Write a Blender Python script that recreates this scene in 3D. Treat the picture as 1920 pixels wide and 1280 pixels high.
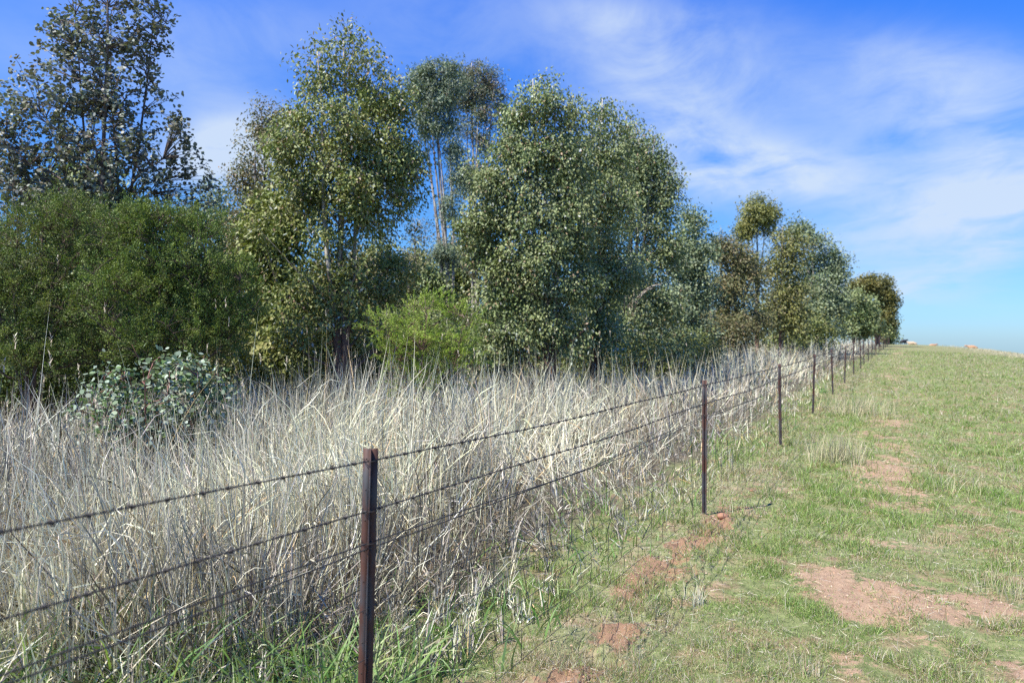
import bpy, math
import numpy as np
from math import radians, sin, cos, pi

for o in list(bpy.data.objects):
    bpy.data.objects.remove(o)
SC = bpy.context.scene
COL = SC.collection
FPX = 1440.0            # focal length in pixels of the 1920 px wide photograph
EYE = 1.61

# ------------------------------------------------------------------ camera
cam_d = bpy.data.cameras.new('camera')
cam = bpy.data.objects.new('camera', cam_d)
COL.objects.link(cam)
cam.location = (0, 0, EYE)
cam.rotation_euler = (radians(90), 0, 0)
cam_d.sensor_width = 36
cam_d.lens = 36 * FPX / 1920
cam_d.clip_start = 0.05
cam_d.clip_end = 6000
cam_d.dof.use_dof = True
cam_d.dof.focus_distance = 4.9
cam_d.dof.aperture_fstop = 2.7
SC.camera = cam

# ------------------------------------------------------------------ sun and sky
SUN = np.array([-0.62, -0.36, 1.0]); SUN /= np.linalg.norm(SUN)
sun_el = math.asin(SUN[2])
sun_d = bpy.data.lights.new('sun', 'SUN')
sun_d.energy = 5.0
sun_d.angle = radians(0.5)
sun_d.color = (1.0, 0.97, 0.90)
sun = bpy.data.objects.new('sun', sun_d)
COL.objects.link(sun)
sun.rotation_euler = (math.acos(SUN[2]), 0, math.atan2(SUN[1], SUN[0]) + pi / 2)
sun.location = (-20, -12, 30)

world = bpy.data.worlds.new("World")
SC.world = world
world.use_nodes = True


class NT:
    """tiny helper for writing node trees"""
    def __init__(self, tree):
        self.t = tree
        tree.nodes.clear()

    def n(self, kind, **kw):
        nd = self.t.nodes.new(kind)
        for k, v in kw.items():
            if k.startswith('i_'):
                key = k[2:]
                key = int(key) if key.isdigit() else key
                nd.inputs[key].default_value = v
            else:
                setattr(nd, k, v)
        return nd

    def l(self, a, b):
        self.t.links.new(a, b)

    def math(self, op, a, b=None, c=None, clamp=False):
        nd = self.n('ShaderNodeMath', operation=op, use_clamp=clamp)
        for i, x in enumerate((a, b, c)):
            if x is None:
                continue
            if isinstance(x, (int, float)):
                nd.inputs[i].default_value = x
            else:
                self.l(x, nd.inputs[i])
        return nd.outputs[0]

    def vmath(self, op, a, b=None):
        nd = self.n('ShaderNodeVectorMath', operation=op)
        for i, x in enumerate((a, b)):
            if x is None:
                continue
            if isinstance(x, (tuple, list)):
                nd.inputs[i].default_value = x
            else:
                self.l(x, nd.inputs[i])
        return nd.outputs['Value'] if op in ('DOT_PRODUCT', 'LENGTH') else nd.outputs[0]

    def mix(self, f, a, b, blend='MIX'):
        nd = self.n('ShaderNodeMix', data_type='RGBA', blend_type=blend)
        for i, x in ((0, f), (6, a), (7, b)):
            if isinstance(x, (int, float)):
                nd.inputs[i].default_value = x
            elif isinstance(x, (tuple, list)):
                nd.inputs[i].default_value = tuple(x) + ((1,) if len(x) == 3 else ())
            else:
                self.l(x, nd.inputs[i])
        return nd.outputs[2]

    def noise(self, vec, scale, detail=4, rough=0.5, dist=0.0):
        nd = self.n('ShaderNodeTexNoise')
        nd.inputs['Scale'].default_value = scale
        nd.inputs['Detail'].default_value = detail
        nd.inputs['Roughness'].default_value = rough
        nd.inputs['Distortion'].default_value = dist
        if vec is not None:
            self.l(vec, nd.inputs['Vector'])
        return nd.outputs['Fac']

    def ramp(self, f, a, b):
        nd = self.n('ShaderNodeMapRange', interpolation_type='SMOOTHSTEP')
        nd.inputs['From Min'].default_value = a
        nd.inputs['From Max'].default_value = b
        self.l(f, nd.inputs['Value'])
        return nd.outputs['Result']


def build_world():
    w = NT(world.node_tree)
    sky = w.n('ShaderNodeTexSky', sky_type='NISHITA', sun_disc=False)
    sky.sun_elevation = sun_el
    sky.sun_rotation = math.atan2(SUN[0], SUN[1])
    sky.altitude = 300
    sky.air_density = 1.0
    sky.dust_density = 0.35
    sky.ozone_density = 2.6
    tc = w.n('ShaderNodeTexCoord')
    d = tc.outputs['Generated']
    sep = w.n('ShaderNodeSeparateXYZ'); w.l(d, sep.inputs[0])
    zc = w.math('ADD', w.math('MAXIMUM', sep.outputs[2], 0.0), 0.16)
    px = w.math('DIVIDE', sep.outputs[0], zc)
    py = w.math('DIVIDE', sep.outputs[1], zc)
    # high thin cloud sheet: position on a plane overhead
    cmb = w.n('ShaderNodeCombineXYZ'); w.l(px, cmb.inputs[0]); w.l(py, cmb.inputs[1])
    rot = w.n('ShaderNodeMapping'); rot.inputs['Rotation'].default_value = (0, 0, radians(35))
    rot.inputs['Scale'].default_value = (1.0, 0.8, 1)
    w.l(cmb.outputs[0], rot.inputs[0])
    n1 = w.noise(rot.outputs[0], 1.1, 6, 0.55, 0.6)
    n2 = w.noise(rot.outputs[0], 4.2, 8, 0.62, 0.5)
    n3 = w.noise(d, 3.2, 3, 0.5, 0.2)
    # banks of cloud in given directions of the sky: (photo x, y, width, height, tilt, amount)
    banks = [(1180, 110, 170, 120, 35, .50), (1290, 200, 150, 150, 50, .55), (1420, 320, 220, 58, 8, 1.1),
             (1780, 220, 280, 80, 20, .60), (1800, 120, 200, 50, 18, .42), (1720, 420, 330, 70, -12, .62),
             (1800, 500, 260, 36, -14, .45), (430, 285, 110, 60, -10, 1.3), (360, 150, 200, 80, 25, .32),
             (500, 60, 240, 60, 5, .30), (60, 120, 170, 90, 10, .20), (1870, 370, 120, 90, 10, .45),
             (850, 60, 200, 90, 20, .28), (1640, 545, 200, 26, 5, .35), (1150, 30, 200, 40, 10, .30)]
    total = None
    for (x, y, wd, ht, tilt, amt) in banks:
        c = np.array([(x - 960) / FPX, 1.0, (640 - y) / FPX]); c /= np.linalg.norm(c)
        right = np.cross(c, [0, 0, 1.0]); right /= np.linalg.norm(right)
        up = np.cross(right, c)
        wd *= .9; ht *= .9; amt *= 1.0
        t = radians(-tilt)
        e1 = right * cos(t) + up * sin(t)
        e2 = -right * sin(t) + up * cos(t)
        a = w.math('DIVIDE', w.vmath('DOT_PRODUCT', d, tuple(e1)), wd / FPX)
        b = w.math('DIVIDE', w.vmath('DOT_PRODUCT', d, tuple(e2)), ht / FPX)
        r2 = w.math('ADD', w.math('MULTIPLY', a, a), w.math('MULTIPLY', b, b))
        g = w.math('MULTIPLY', w.math('EXPONENT', w.math('MULTIPLY', r2, -1.0)), amt)
        front = w.math('GREATER_THAN', w.vmath('DOT_PRODUCT', d, tuple(c)), 0.0)
        g = w.math('MULTIPLY', g, front)
        total = g if total is None else w.math('ADD', total, g)
    body = w.math('ADD', w.math('MULTIPLY', n1, 0.9), w.math('MULTIPLY', n2, 0.65))
    body = w.math('ADD', body, w.math('MULTIPLY', n3, 0.55))
    f = w.math('MULTIPLY', w.math('MINIMUM', total, 1.0), w.ramp(body, 0.70, 1.26))
    f = w.math('ADD', w.math('MULTIPLY', f, 1.12), w.math('MULTIPLY', w.ramp(body, 1.05, 1.5), 0.08), clamp=True)
    f = w.math('MINIMUM', f, 0.9)
    # deep clean-air blue overhead running to pale cyan at the horizon
    zt = w.n('ShaderNodeValToRGB')
    zt.color_ramp.elements[0].position = 0.0; zt.color_ramp.elements[0].color = (.27, .42, .66, 1)
    zt.color_ramp.elements[1].position = 0.45; zt.color_ramp.elements[1].color = (.135, .46, 1.12, 1)
    e = zt.color_ramp.elements.new(0.17); e.color = (.20, .43, .72, 1)
    w.l(sep.outputs[2], zt.inputs[0])
    tint = w.mix(1.0, sky.outputs[0], zt.outputs[0], 'MULTIPLY')
    tint = w.mix(1.0, tint, (1.5, 1.5, 1.5), 'MULTIPLY')
    col = w.mix(f, tint, (4.0, 4.75, 5.8))
    bg = w.n('ShaderNodeBackground'); bg.inputs['Strength'].default_value = 0.092
    w.l(col, bg.inputs['Color'])
    out = w.n('ShaderNodeOutputWorld')
    w.l(bg.outputs[0], out.inputs[0])


build_world()
SC.view_settings.view_transform = 'Standard'
SC.view_settings.look = 'None'
SC.view_settings.gamma = 1
SC.view_settings.use_curve_mapping = False
SC.view_settings.exposure = 0.85
SC.cycles.max_bounces = 6
SC.cycles.transparent_max_bounces = 4
SC.cycles.diffuse_bounces = 2
SC.cycles.use_denoising = False
SC.cycles.pixel_filter_type = 'BLACKMAN_HARRIS'
SC.cycles.filter_width = 1.3
SC.cycles.glossy_bounces = 2
SC.cycles.transmission_bounces = 3

# ------------------------------------------------------------------ small maths
RS = np.random.RandomState(7)
LAT = RS.rand(256, 256)


def vnoise(x, y):
    x = np.asarray(x, float); y = np.asarray(y, float)
    xi = np.floor(x).astype(int); yi = np.floor(y).astype(int)
    fx = x - xi; fy = y - yi
    fx = fx * fx * (3 - 2 * fx); fy = fy * fy * (3 - 2 * fy)
    a = LAT[xi & 255, yi & 255]; b = LAT[(xi + 1) & 255, yi & 255]
    c = LAT[xi & 255, (yi + 1) & 255]; d = LAT[(xi + 1) & 255, (yi + 1) & 255]
    return (a * (1 - fx) + b * fx) * (1 - fy) + (c * (1 - fx) + d * fx) * fy


def fbm(x, y, s, oc=4):
    t = 0; a = 1; n = 0
    x = np.asarray(x, float) * s + 31.7; y = np.asarray(y, float) * s + 11.3
    for _ in range(oc):
        t = t + vnoise(x, y) * a; n += a
        x = x * 2.03 + 5.1; y = y * 2.01 + 9.7; a *= 0.5
    return t / n


def sstep(a, b, x):
    t = np.clip((x - a) / (b - a), 0, 1)
    return t * t * (3 - 2 * t)


# fence frame: u runs along the fence away from the camera, v to the right of it
FD = np.array([0.4525, 0.8918])
V0 = 1.62


def uv(x, y):
    return x * FD[0] + y * FD[1], x * FD[1] - y * FD[0] + V0


def xy(u, v):
    vv = v - V0
    return u * FD[0] + vv * FD[1], u * FD[1] - vv * FD[0]


_u = np.array([-400, 2, 7, 12, 17, 22, 27, 32, 56, 94, 125, 140, 160, 190, 260, 400, 800, 1600, 4000.])
_z = np.array([0, 0, 0, .03, .09, .17, .26, .34, .60, .90, 1.15, 1.18, 1.02, .35, -2, -9, -32, -80, -220.])
_ud = np.concatenate([np.arange(-50, 300, 1.0), np.arange(300, 4000, 50.)])
_zd = np.interp(_ud, _u, _z)
_k = np.ones(9) / 9
_zs = np.convolve(np.pad(_zd[:350], 4, 'edge'), _k, 'valid')
_zd[:350] = _zs


def ground_z(x, y):
    x = np.asarray(x, float); y = np.asarray(y, float)
    u, v = uv(x, y)
    z = np.interp(u, _ud, _zd)
    vp = np.clip(v, 0, None)
    z = z - np.where(vp < 22, 0.0053 * vp ** 2, 0.0053 * 22 ** 2 + (vp - 22) * 0.13)
    z = z - np.clip(-v - 30, 0, None) * 0.05
    near = np.exp(-np.clip(np.hypot(x, y) - 25, 0, None) / 25)
    z = z + (fbm(x, y, 0.5, 3) - 0.5) * 0.07 * near
    z = z + (fbm(x, y, 4.0, 3) - 0.5) * 0.035 * near
    # crumbled, trodden soil along the fence foot
    rough = np.exp(-((v - 0.22) / 0.28) ** 2) * sstep(11, 6, u)
    rough = rough * (1 - np.exp(-((x - 2.1) / .5) ** 2 - ((y - 7.2) / .35) ** 2))
    z = z + rough * (fbm(x, y, 11.0, 5) - 0.55) * 0.15
    return z


def soil_mask(x, y):
    """1 = bare red earth, 0 = turf"""
    u, v = uv(x, y)
    n = fbm(x, y, 1.6, 4); n2 = fbm(x + 40, y, 0.35, 3)
    track = np.exp(-((v - 1.5 - 0.18 * np.sin(u * .35)) / 0.55) ** 2)
    m = track * sstep(0.46, 0.76, n * 0.72 + n2 * 0.42) * .75
    big = np.maximum(np.exp(-(((x - 2.5) / 0.95) ** 2 + ((y - 4.9) / 0.85) ** 2) * 0.9), .8 * np.exp(-(((x - 2.55) / 0.5) ** 2 + ((y - 3.9) / 0.45) ** 2)))
    m = np.maximum(m, sstep(0.34, 0.60, big * (0.06 + n * 1.15)))
    foot = np.exp(-((v - 0.2) / 0.26) ** 2) * sstep(12, 7, u)
    edge = np.exp(-((v - 0.13 - .10 * np.sin(u * 2.1) - .25 * (n2 - .5)) / 0.15) ** 2) * sstep(8.6, 6.5, u)
    m = np.maximum(m, edge * sstep(0.30, 0.50, fbm(x, y, 3.0, 4)) * .92)
    m = np.maximum(m, foot * sstep(0.48, 0.64, n) * 0.5)
    rest = sstep(0.60, 0.78, fbm(x - 9, y + 3, 0.9, 4)) * sstep(-0.5, 0.6, v)
    m = np.maximum(m, rest * 0.30)
    m = np.maximum(m, .8 * np.exp(-(((x - 1.84) * .88 + (y - 7.14) * .47 - .36) / .40) ** 2 - ((-(x - 1.84) * .47 + (y - 7.14) * .88) / .09) ** 2))  # bare strip shaped after the second post's cast shadow, so that it shows
    m = m * (0.55 + 0.9 * fbm(x + 11, y - 4, 6.5, 3))
    return np.clip(m, 0, 1)


def at(px, py, Y):
    """point at depth Y seen at a photo pixel"""
    return np.array([(px - 960) / FPX * Y, Y, EYE + (640 - py) / FPX * Y])


# ------------------------------------------------------------------ mesh building
def make_mesh(name, V, F, mat, col=None, smooth=False):
    """V (n,3); F list of (m,k) index arrays"""
    me = bpy.data.meshes.new(name)
    V = np.ascontiguousarray(V, dtype=np.float32)
    me.vertices.add(len(V)); me.vertices.foreach_set('co', V.ravel())
    F = [np.asarray(f, dtype=np.int32) for f in F if len(f)]
    li = np.concatenate([f.ravel() for f in F])
    lt = np.concatenate([np.full(len(f), f.shape[1], np.int32) for f in F])
    ls = np.concatenate([[0], np.cumsum(lt)[:-1]]).astype(np.int32)
    me.loops.add(len(li)); me.loops.foreach_set('vertex_index', li)
    me.polygons.add(len(lt)); me.polygons.foreach_set('loop_start', ls)
    me.update(calc_edges=True)
    if smooth:
        me.polygons.foreach_set('use_smooth', np.ones(len(lt), bool))
    if col is not None:
        a = me.color_attributes.new('tone', 'FLOAT_COLOR', 'POINT')
        c = np.ones((len(V), 4), np.float32); c[:, :3] = col
        a.data.foreach_set('color', c.ravel())
    me.materials.append(mat)
    return me


def link(name, me, parent=None, loc=None):
    o = bpy.data.objects.new(name, me)
    COL.objects.link(o)
    if loc is not None:
        o.location = loc
    if parent is not None:
        o.parent = parent
    return o


def tag(o, label=None, cat=None, group=None, kind=None):
    if label: o['label'] = label
    if cat: o['category'] = cat
    if group: o['group'] = group
    if kind: o['kind'] = kind
    return o


def empty(name, loc):
    o = bpy.data.objects.new(name, None)
    o.empty_display_size = 0.2
    COL.objects.link(o); o.location = loc
    return o


class Bag:
    def __init__(self):
        self.V = []; self.F = {}; self.C = []; self.n = 0

    def add(self, V, Fs, C=None):
        for f in Fs:
            f = np.asarray(f)
            if len(f):
                self.F.setdefault(f.shape[1], []).append(f + self.n)
        self.V.append(V); self.n += len(V)
        if C is not None:
            self.C.append(np.broadcast_to(C, (len(V), 3)))

    def mesh(self, name, mat, smooth=False, off=None):
        V = np.concatenate(self.V)
        if off is not None:
            V = V - np.asarray(off)
        C = np.concatenate(self.C) if self.C else None
        return make_mesh(name, V, [np.concatenate(f) for f in self.F.values()], mat, C, smooth)


def tube(P, R, sides=6, cap=True):
    P = np.asarray(P, float); n = len(P); R = np.broadcast_to(R, n)
    T = np.gradient(P, axis=0); T /= np.linalg.norm(T, axis=1)[:, None] + 1e-9
    ref = np.array([0.31, 0.95, 0.05]) if abs(T[0, 2]) > 0.7 else np.array([0, 0, 1.0])
    A = np.cross(T, ref); A /= np.linalg.norm(A, axis=1)[:, None] + 1e-9
    B = np.cross(T, A)
    th = np.arange(sides) / sides * 2 * pi
    V = P[:, None] + R[:, None, None] * (np.cos(th)[None, :, None] * A[:, None] + np.sin(th)[None, :, None] * B[:, None])
    V = V.reshape(-1, 3)
    i = np.arange(n - 1)[:, None] * sides; j = np.arange(sides)[None]; j2 = (j + 1) % sides
    F = np.stack([i + j, i + j2, i + sides + j2, i + sides + j], -1).reshape(-1, 4)
    Fs = [F]
    if cap:
        Fs.append(np.array([np.arange(sides)[::-1], (n - 1) * sides + np.arange(sides)]))
    if sides == 4 and cap:
        Fs = [np.concatenate(Fs)]
    return V, Fs


def ribbons(base, heading, L, W, lean, curve, seg, col, taper=1.6, roll=None, kink=None):
    """grass blades: base (n,3), angle from vertical lean + curve*s, returns V,F,C"""
    n = len(base)
    h = np.stack([np.cos(heading), np.sin(heading), np.zeros(n)], 1)
    side = np.stack([-np.sin(heading), np.cos(heading), np.zeros(n)], 1)
    if roll is None:
        roll = RS.rand(n) * pi
    V = np.zeros((n, seg + 1, 2, 3), np.float32)
    p = base.astype(float).copy()
    for k in range(seg + 1):
        s = k / seg
        th = lean + curve * s
        if kink is not None:
            th = th + kink * (s > 0.6)
        t = h * np.sin(th)[:, None] + np.array([0, 0, 1.]) * np.cos(th)[:, None]
        nrm = np.cross(t, side)
        w = side * np.cos(roll)[:, None] + nrm * np.sin(roll)[:, None]
        ww = (W * (1 - 0.93 * s ** taper) * 0.5)[:, None]
        V[:, k, 0] = p - w * ww
        V[:, k, 1] = p + w * ww
        p = p + t * (L / seg)[:, None]
    b = (np.arange(n) * (seg + 1) * 2)[:, None] + (np.arange(seg) * 2)[None]
    F = np.stack([b, b + 1, b + 3, b + 2], -1).reshape(-1, 4)
    C = np.repeat(col, (seg + 1) * 2, axis=0)
    return V.reshape(-1, 3), [F], C, p


# ------------------------------------------------------------------ materials
def mat_blade(name, trans=0.3, rough=0.55, spec=0.4, tmul=(1.0, 1.0, 0.8)):
    m = bpy.data.materials.new(name); m.use_nodes = True
    t = NT(m.node_tree)
    a = t.n('ShaderNodeAttribute', attribute_name='tone')
    p = t.n('ShaderNodeBsdfPrincipled')
    p.inputs['Roughness'].default_value = rough
    p.inputs['Specular IOR Level'].default_value = spec
    t.l(a.outputs['Color'], p.inputs['Base Color'])
    tr = t.n('ShaderNodeBsdfTranslucent')
    t.l(t.mix(1.0, a.outputs['Color'], tmul, 'MULTIPLY'), tr.inputs['Color'])
    mx = t.n('ShaderNodeMixShader'); mx.inputs[0].default_value = trans
    t.l(p.outputs[0], mx.inputs[1]); t.l(tr.outputs[0], mx.inputs[2])
    o = t.n('ShaderNodeOutputMaterial'); t.l(mx.outputs[0], o.inputs[0])
    return m


def mat_bark(name, low, high, z0, z1):
    """shed gum bark: fibrous brown stocking below, smooth pale wood above (height over the tree's foot)"""
    m = bpy.data.materials.new(name); m.use_nodes = True
    t = NT(m.node_tree)
    tc = t.n('ShaderNodeTexCoord'); ob = tc.outputs['Object']
    mp = t.n('ShaderNodeMapping'); mp.inputs['Scale'].default_value = (6, 6, 1.2); t.l(ob, mp.inputs[0])
    n1 = t.noise(mp.outputs[0], 2.0, 6, 0.65)
    n2 = t.noise(ob, 1.7, 4, 0.6)
    sep = t.n('ShaderNodeSeparateXYZ'); t.l(ob, sep.inputs[0])
    zz = t.math('ADD', sep.outputs[2], t.math('MULTIPLY', t.math('SUBTRACT', n2, 0.5), 2.6))
    f = t.ramp(zz, z0, z1)
    lo = t.mix(n1, tuple(c * 0.45 for c in low), tuple(min(1, c * 1.35) for c in low))
    hi = t.mix(t.ramp(n1, 0.35, 0.62), tuple(c * 0.5 for c in low), high)
    c = t.mix(f, lo, hi)
    p = t.n('ShaderNodeBsdfPrincipled'); p.inputs['Roughness'].default_value = 0.85
    t.l(c, p.inputs['Base Color'])
    bp = t.n('ShaderNodeBump'); bp.inputs['Strength'].default_value = 0.7; bp.inputs['Distance'].default_value = 0.02
    t.l(n1, bp.inputs['Height']); t.l(bp.outputs[0], p.inputs['Normal'])
    o = t.n('ShaderNodeOutputMaterial'); t.l(p.outputs[0], o.inputs[0])
    return m


def mat_ground():
    m = bpy.data.materials.new('turf_and_earth'); m.use_nodes = True
    t = NT(m.node_tree)
    a = t.n('ShaderNodeAttribute', attribute_name='tone')
    sep = t.n('ShaderNodeSeparateColor'); t.l(a.outputs['Color'], sep.inputs[0])
    soil, litter, dry = sep.outputs[0], sep.outputs[1], sep.outputs[2]
    g = t.n('ShaderNodeNewGeometry'); P = g.outputs['Position']
    nf = t.noise(P, 14.0, 7, 0.66); nm = t.noise(P, 2.6, 6, 0.62); nl = t.noise(P, 0.5, 5, 0.6)
    nff = t.noise(P, 90.0, 6, 0.75)
    nq = t.math('ADD', t.math('MULTIPLY', nf, 0.5), t.math('MULTIPLY', nff, 0.5))
    green = t.mix(t.ramp(nq, .35, .65), (0.085, 0.11, 0.035), (0.28, 0.30, 0.12))
    brown = t.mix(t.ramp(nq, .35, .65), (0.17, 0.11, 0.06), (0.42, 0.30, 0.175))
    turf = t.mix(t.ramp(nm, 0.46, 0.66), green, brown)
    straw = t.mix(nf, (0.20, 0.18, 0.10), (0.48, 0.42, 0.28))
    turf = t.mix(t.math('MULTIPLY', t.ramp(nl, 0.50, 0.72), 0.40), turf, straw)
    turf = t.mix(t.math('MULTIPLY', dry, t.ramp(nf, 0.3, 0.6)), turf, straw)
    earth = t.mix(t.ramp(nff, 0.3, 0.7), (0.32, 0.205, 0.122), (0.47, 0.325, 0.205))
    earth = t.mix(t.ramp(nf, 0.35, 0.6), t.mix(0.5, earth, (0.26, 0.16, 0.10)), earth)
    # freshly turned damp soil along the fence foot is darker and redder
    earth = t.mix(t.ramp(dry, 0.02, 0.16), earth, t.mix(nff, (0.19, 0.11, 0.062), (0.38, 0.235, 0.14)))
    sf = t.ramp(t.math('ADD', soil, t.math('MULTIPLY', t.math('SUBTRACT', nf, 0.5), 1.9)), 0.30, 0.62)
    c = t.mix(sf, turf, earth)
    lit = t.mix(nf, (0.055, 0.045, 0.030), (0.20, 0.165, 0.11))
    c = t.mix(litter, c, lit)
    p = t.n('ShaderNodeBsdfPrincipled'); p.inputs['Roughness'].default_value = 0.95
    p.inputs['Specular IOR Level'].default_value = 0.15
    t.l(c, p.inputs['Base Color'])
    bp = t.n('ShaderNodeBump'); bp.inputs['Strength'].default_value = 0.8; bp.inputs['Distance'].default_value = 0.03
    t.l(t.math('ADD', nf, t.math('MULTIPLY', nff, 0.4)), bp.inputs['Height']); t.l(bp.outputs[0], p.inputs['Normal'])
    o = t.n('ShaderNodeOutputMaterial'); t.l(p.outputs[0], o.inputs[0])
    return m


def mat_rust():
    m = bpy.data.materials.new('rusted_steel'); m.use_nodes = True
    t = NT(m.node_tree)
    tc = t.n('ShaderNodeTexCoord'); ob = tc.outputs['Object']
    mp = t.n('ShaderNodeMapping'); mp.inputs['Scale'].default_value = (1, 1, 0.35); t.l(ob, mp.inputs[0])
    n1 = t.noise(mp.outputs[0], 38, 6, 0.65); n2 = t.noise(mp.outputs[0], 9, 4, 0.6)
    sep = t.n('ShaderNodeSeparateXYZ'); t.l(ob, sep.inputs[0])
    r = t.mix(n1, (0.042, 0.020, 0.014), (0.13, 0.052, 0.032))
    steel = t.mix(n1, (0.024, 0.024, 0.028), (0.10, 0.095, 0.095))
    # less rust where the flange faces were rubbed, more towards the top
    f = t.ramp(t.math('ADD', n2, t.math('MULTIPLY', sep.outputs[2], -0.13)), 0.34, 0.48)
    c = t.mix(f, r, steel)
    p = t.n('ShaderNodeBsdfPrincipled'); p.inputs['Roughness'].default_value = 0.72
    p.inputs['Metallic'].default_value = 0.15
    t.l(c, p.inputs['Base Color'])
    bp = t.n('ShaderNodeBump'); bp.inputs['Strength'].default_value = 0.6; bp.inputs['Distance'].default_value = 0.003
    t.l(n1, bp.inputs['Height']); t.l(bp.outputs[0], p.inputs['Normal'])
    o = t.n('ShaderNodeOutputMaterial'); t.l(p.outputs[0], o.inputs[0])
    return m


def mat_plain(name, a, b, scale=20, rough=0.6, metal=0.0):
    m = bpy.data.materials.new(name); m.use_nodes = True
    t = NT(m.node_tree)
    tc = t.n('ShaderNodeTexCoord')
    c = t.mix(t.noise(tc.outputs['Object'], scale, 4, 0.6), a, b)
    p = t.n('ShaderNodeBsdfPrincipled'); p.inputs['Roughness'].default_value = rough
    p.inputs['Metallic'].default_value = metal
    t.l(c, p.inputs['Base Color'])
    o = t.n('ShaderNodeOutputMaterial'); t.l(p.outputs[0], o.inputs[0])
    return m


M_STRAW = mat_blade('dry_grass_blade', 0.14, 0.6, 0.25)
M_GREEN = mat_blade('green_grass_blade', 0.34, 0.5, 0.4, (1.1, 1.15, 0.6))
M_LEAF = mat_blade('gum_leaf', 0.15, 0.5, 0.30, (1.0, 1.15, 0.5))
M_FINE = mat_blade('fine_leaf', 0.22, 0.55, 0.2, (1.1, 1.2, 0.5))
M_BARK = mat_bark('gum_bark', (0.17, 0.095, 0.06), (0.52, 0.47, 0.40), 1.6, 3.4)
M_BARK_D = mat_bark('brown_bark', (0.13, 0.085, 0.06), (0.26, 0.20, 0.155), 2.5, 6.0)
M_GROUND = mat_ground()
M_RUST = mat_rust()
M_WIRE = mat_plain('weathered_wire', (0.030, 0.024, 0.021), (0.085, 0.075, 0.066), 60, 0.6, 0.3)

# ------------------------------------------------------------------ ground sheet
def axis(a, b, fine, lo, hi, grow):
    mid = list(np.arange(a, b, fine))
    s = fine; x = b; up = []
    while x < hi:
        up.append(x); s = min(s * grow, 60); x += s
    up.append(hi)
    s = fine; x = a; dn = []
    while x > lo:
        s = min(s * grow, 60); x -= s; dn.append(max(x, lo))
    return np.array(dn[::-1] + mid + up)


gx = axis(-0.4, 4.0, 0.022, -1800, 2400, 1.035)
gy = axis(2.4, 7.4, 0.022, -150, 3000, 1.030)
GX, GY = np.meshgrid(gx, gy, indexing='xy')
gxf, gyf = GX.ravel(), GY.ravel()
gz = ground_z(gxf, gyf)
_uu, _vv = uv(gxf, gyf)
g_soil = soil_mask(gxf, gyf)
g_lit = sstep(-0.55, -1.3, _vv + (fbm(gxf, gyf, 1.3) - 0.5) * 1.2) * sstep(-60, -40, _vv)
g_dry = sstep(60, 95, _uu) * sstep(6, 14, _vv) * sstep(.40, .6, fbm(gxf, gyf, .12, 3)) + sstep(-0.6, -0.2, _vv) * sstep(0.6, 0.35, _vv) * sstep(12, 9, _uu) * 0.3
nx, ny = len(gx), len(gy)
ii = (np.arange(ny - 1)[:, None] * nx + np.arange(nx - 1)[None]).ravel()
me = make_mesh('ground', np.stack([gxf, gyf, gz], 1), [np.stack([ii, ii + 1, ii + nx + 1, ii + nx], 1)], M_GROUND,
               np.stack([g_soil, g_lit, np.clip(g_dry, 0, 1)], 1), True)
tag(link('ground', me), kind='structure')

# ------------------------------------------------------------------ fence
SP = 5.0
POST_U = [2.13 + SP * i for i in range(0, 27)]
POST_H = 1.245
fx0, fy0 = xy(POST_U[0], 0)
fence = empty('wire_fence', (float(fx0), float(fy0), float(ground_z(fx0, fy0))))
tag(fence, 'fence of rusty steel pickets, barbed strands and wire netting beside the tall dry grass', 'fence')
FO = np.array(fence.location)


def picket_mesh():
    """Y section steel picket with tapered foot and three flanges, flange holes put on apart as dark discs"""
    b = Bag()
    arms = []
    t = 0.0032
    for k, (ang, ln) in enumerate(((-80, 0.024), (160, 0.031), (38, 0.031))):
        a = radians(ang); d = np.array([cos(a), sin(a)]); nrm = np.array([-d[1], d[0]])
        arms.append((d, nrm, ln))
    zs = np.linspace(-0.12, POST_H, 10)
    for (d, nrm, ln) in arms:
        ring = [d * 0.0 - nrm * t, d * ln - nrm * t * 0.8, d * (ln + 0.002), d * ln + nrm * t * 0.8, d * 0.0 + nrm * t]
        m = len(ring)
        V = np.array([[p[0], p[1], z] for z in zs for p in ring])
        i = np.arange(len(zs) - 1)[:, None] * m; j = np.arange(m)[None]; j2 = (j + 1) % m
        F = np.stack([i + j, i + j2, i + m + j2, i + m + j], -1).reshape(-1, 4)
        b.add(V, [F, np.array([np.arange(m)[::-1], (len(zs) - 1) * m + np.arange(m)])])
    return b.mesh('picket', M_RUST)


def hole_mesh():
    """raised dark disc standing for one punched hole in the lit flange"""
    b = Bag()
    a = radians(160); d = np.array([cos(a), sin(a), 0]); n = np.array([cos(radians(250)), sin(radians(250)), 0])
    c = d * 0.016 + n * 0.0028
    V, Fs = tube([c, c + n * 0.0012], 0.0030, 8)
    b.add(V, Fs)
    return b.mesh('hole', mat_plain('painted_hole_shadow', (0.02, 0.012, 0.01), (0.05, 0.03, 0.02)))  # the shade inside the hole is painted as a dark colour


PM = picket_mesh(); HM = hole_mesh()
TOPS = []
rp = np.random.RandomState(3)
WZ = [1.205, 1.035, 0.925, 0.70, 0.53, 0.375, 0.23, 0.09]
tiebag_mesh = None


def tie_mesh():
    b = Bag()
    th = np.linspace(0, 2 * pi * 1.6, 22)
    P = np.stack([0.028 * np.cos(th), -0.002 + 0.026 * np.sin(th), -0.006 + 0.012 * th / 10], 1)
    V, Fs = tube(P, 0.0014, 5); b.add(V, Fs)
    return b.mesh('tie_wire', M_WIRE)


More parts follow.
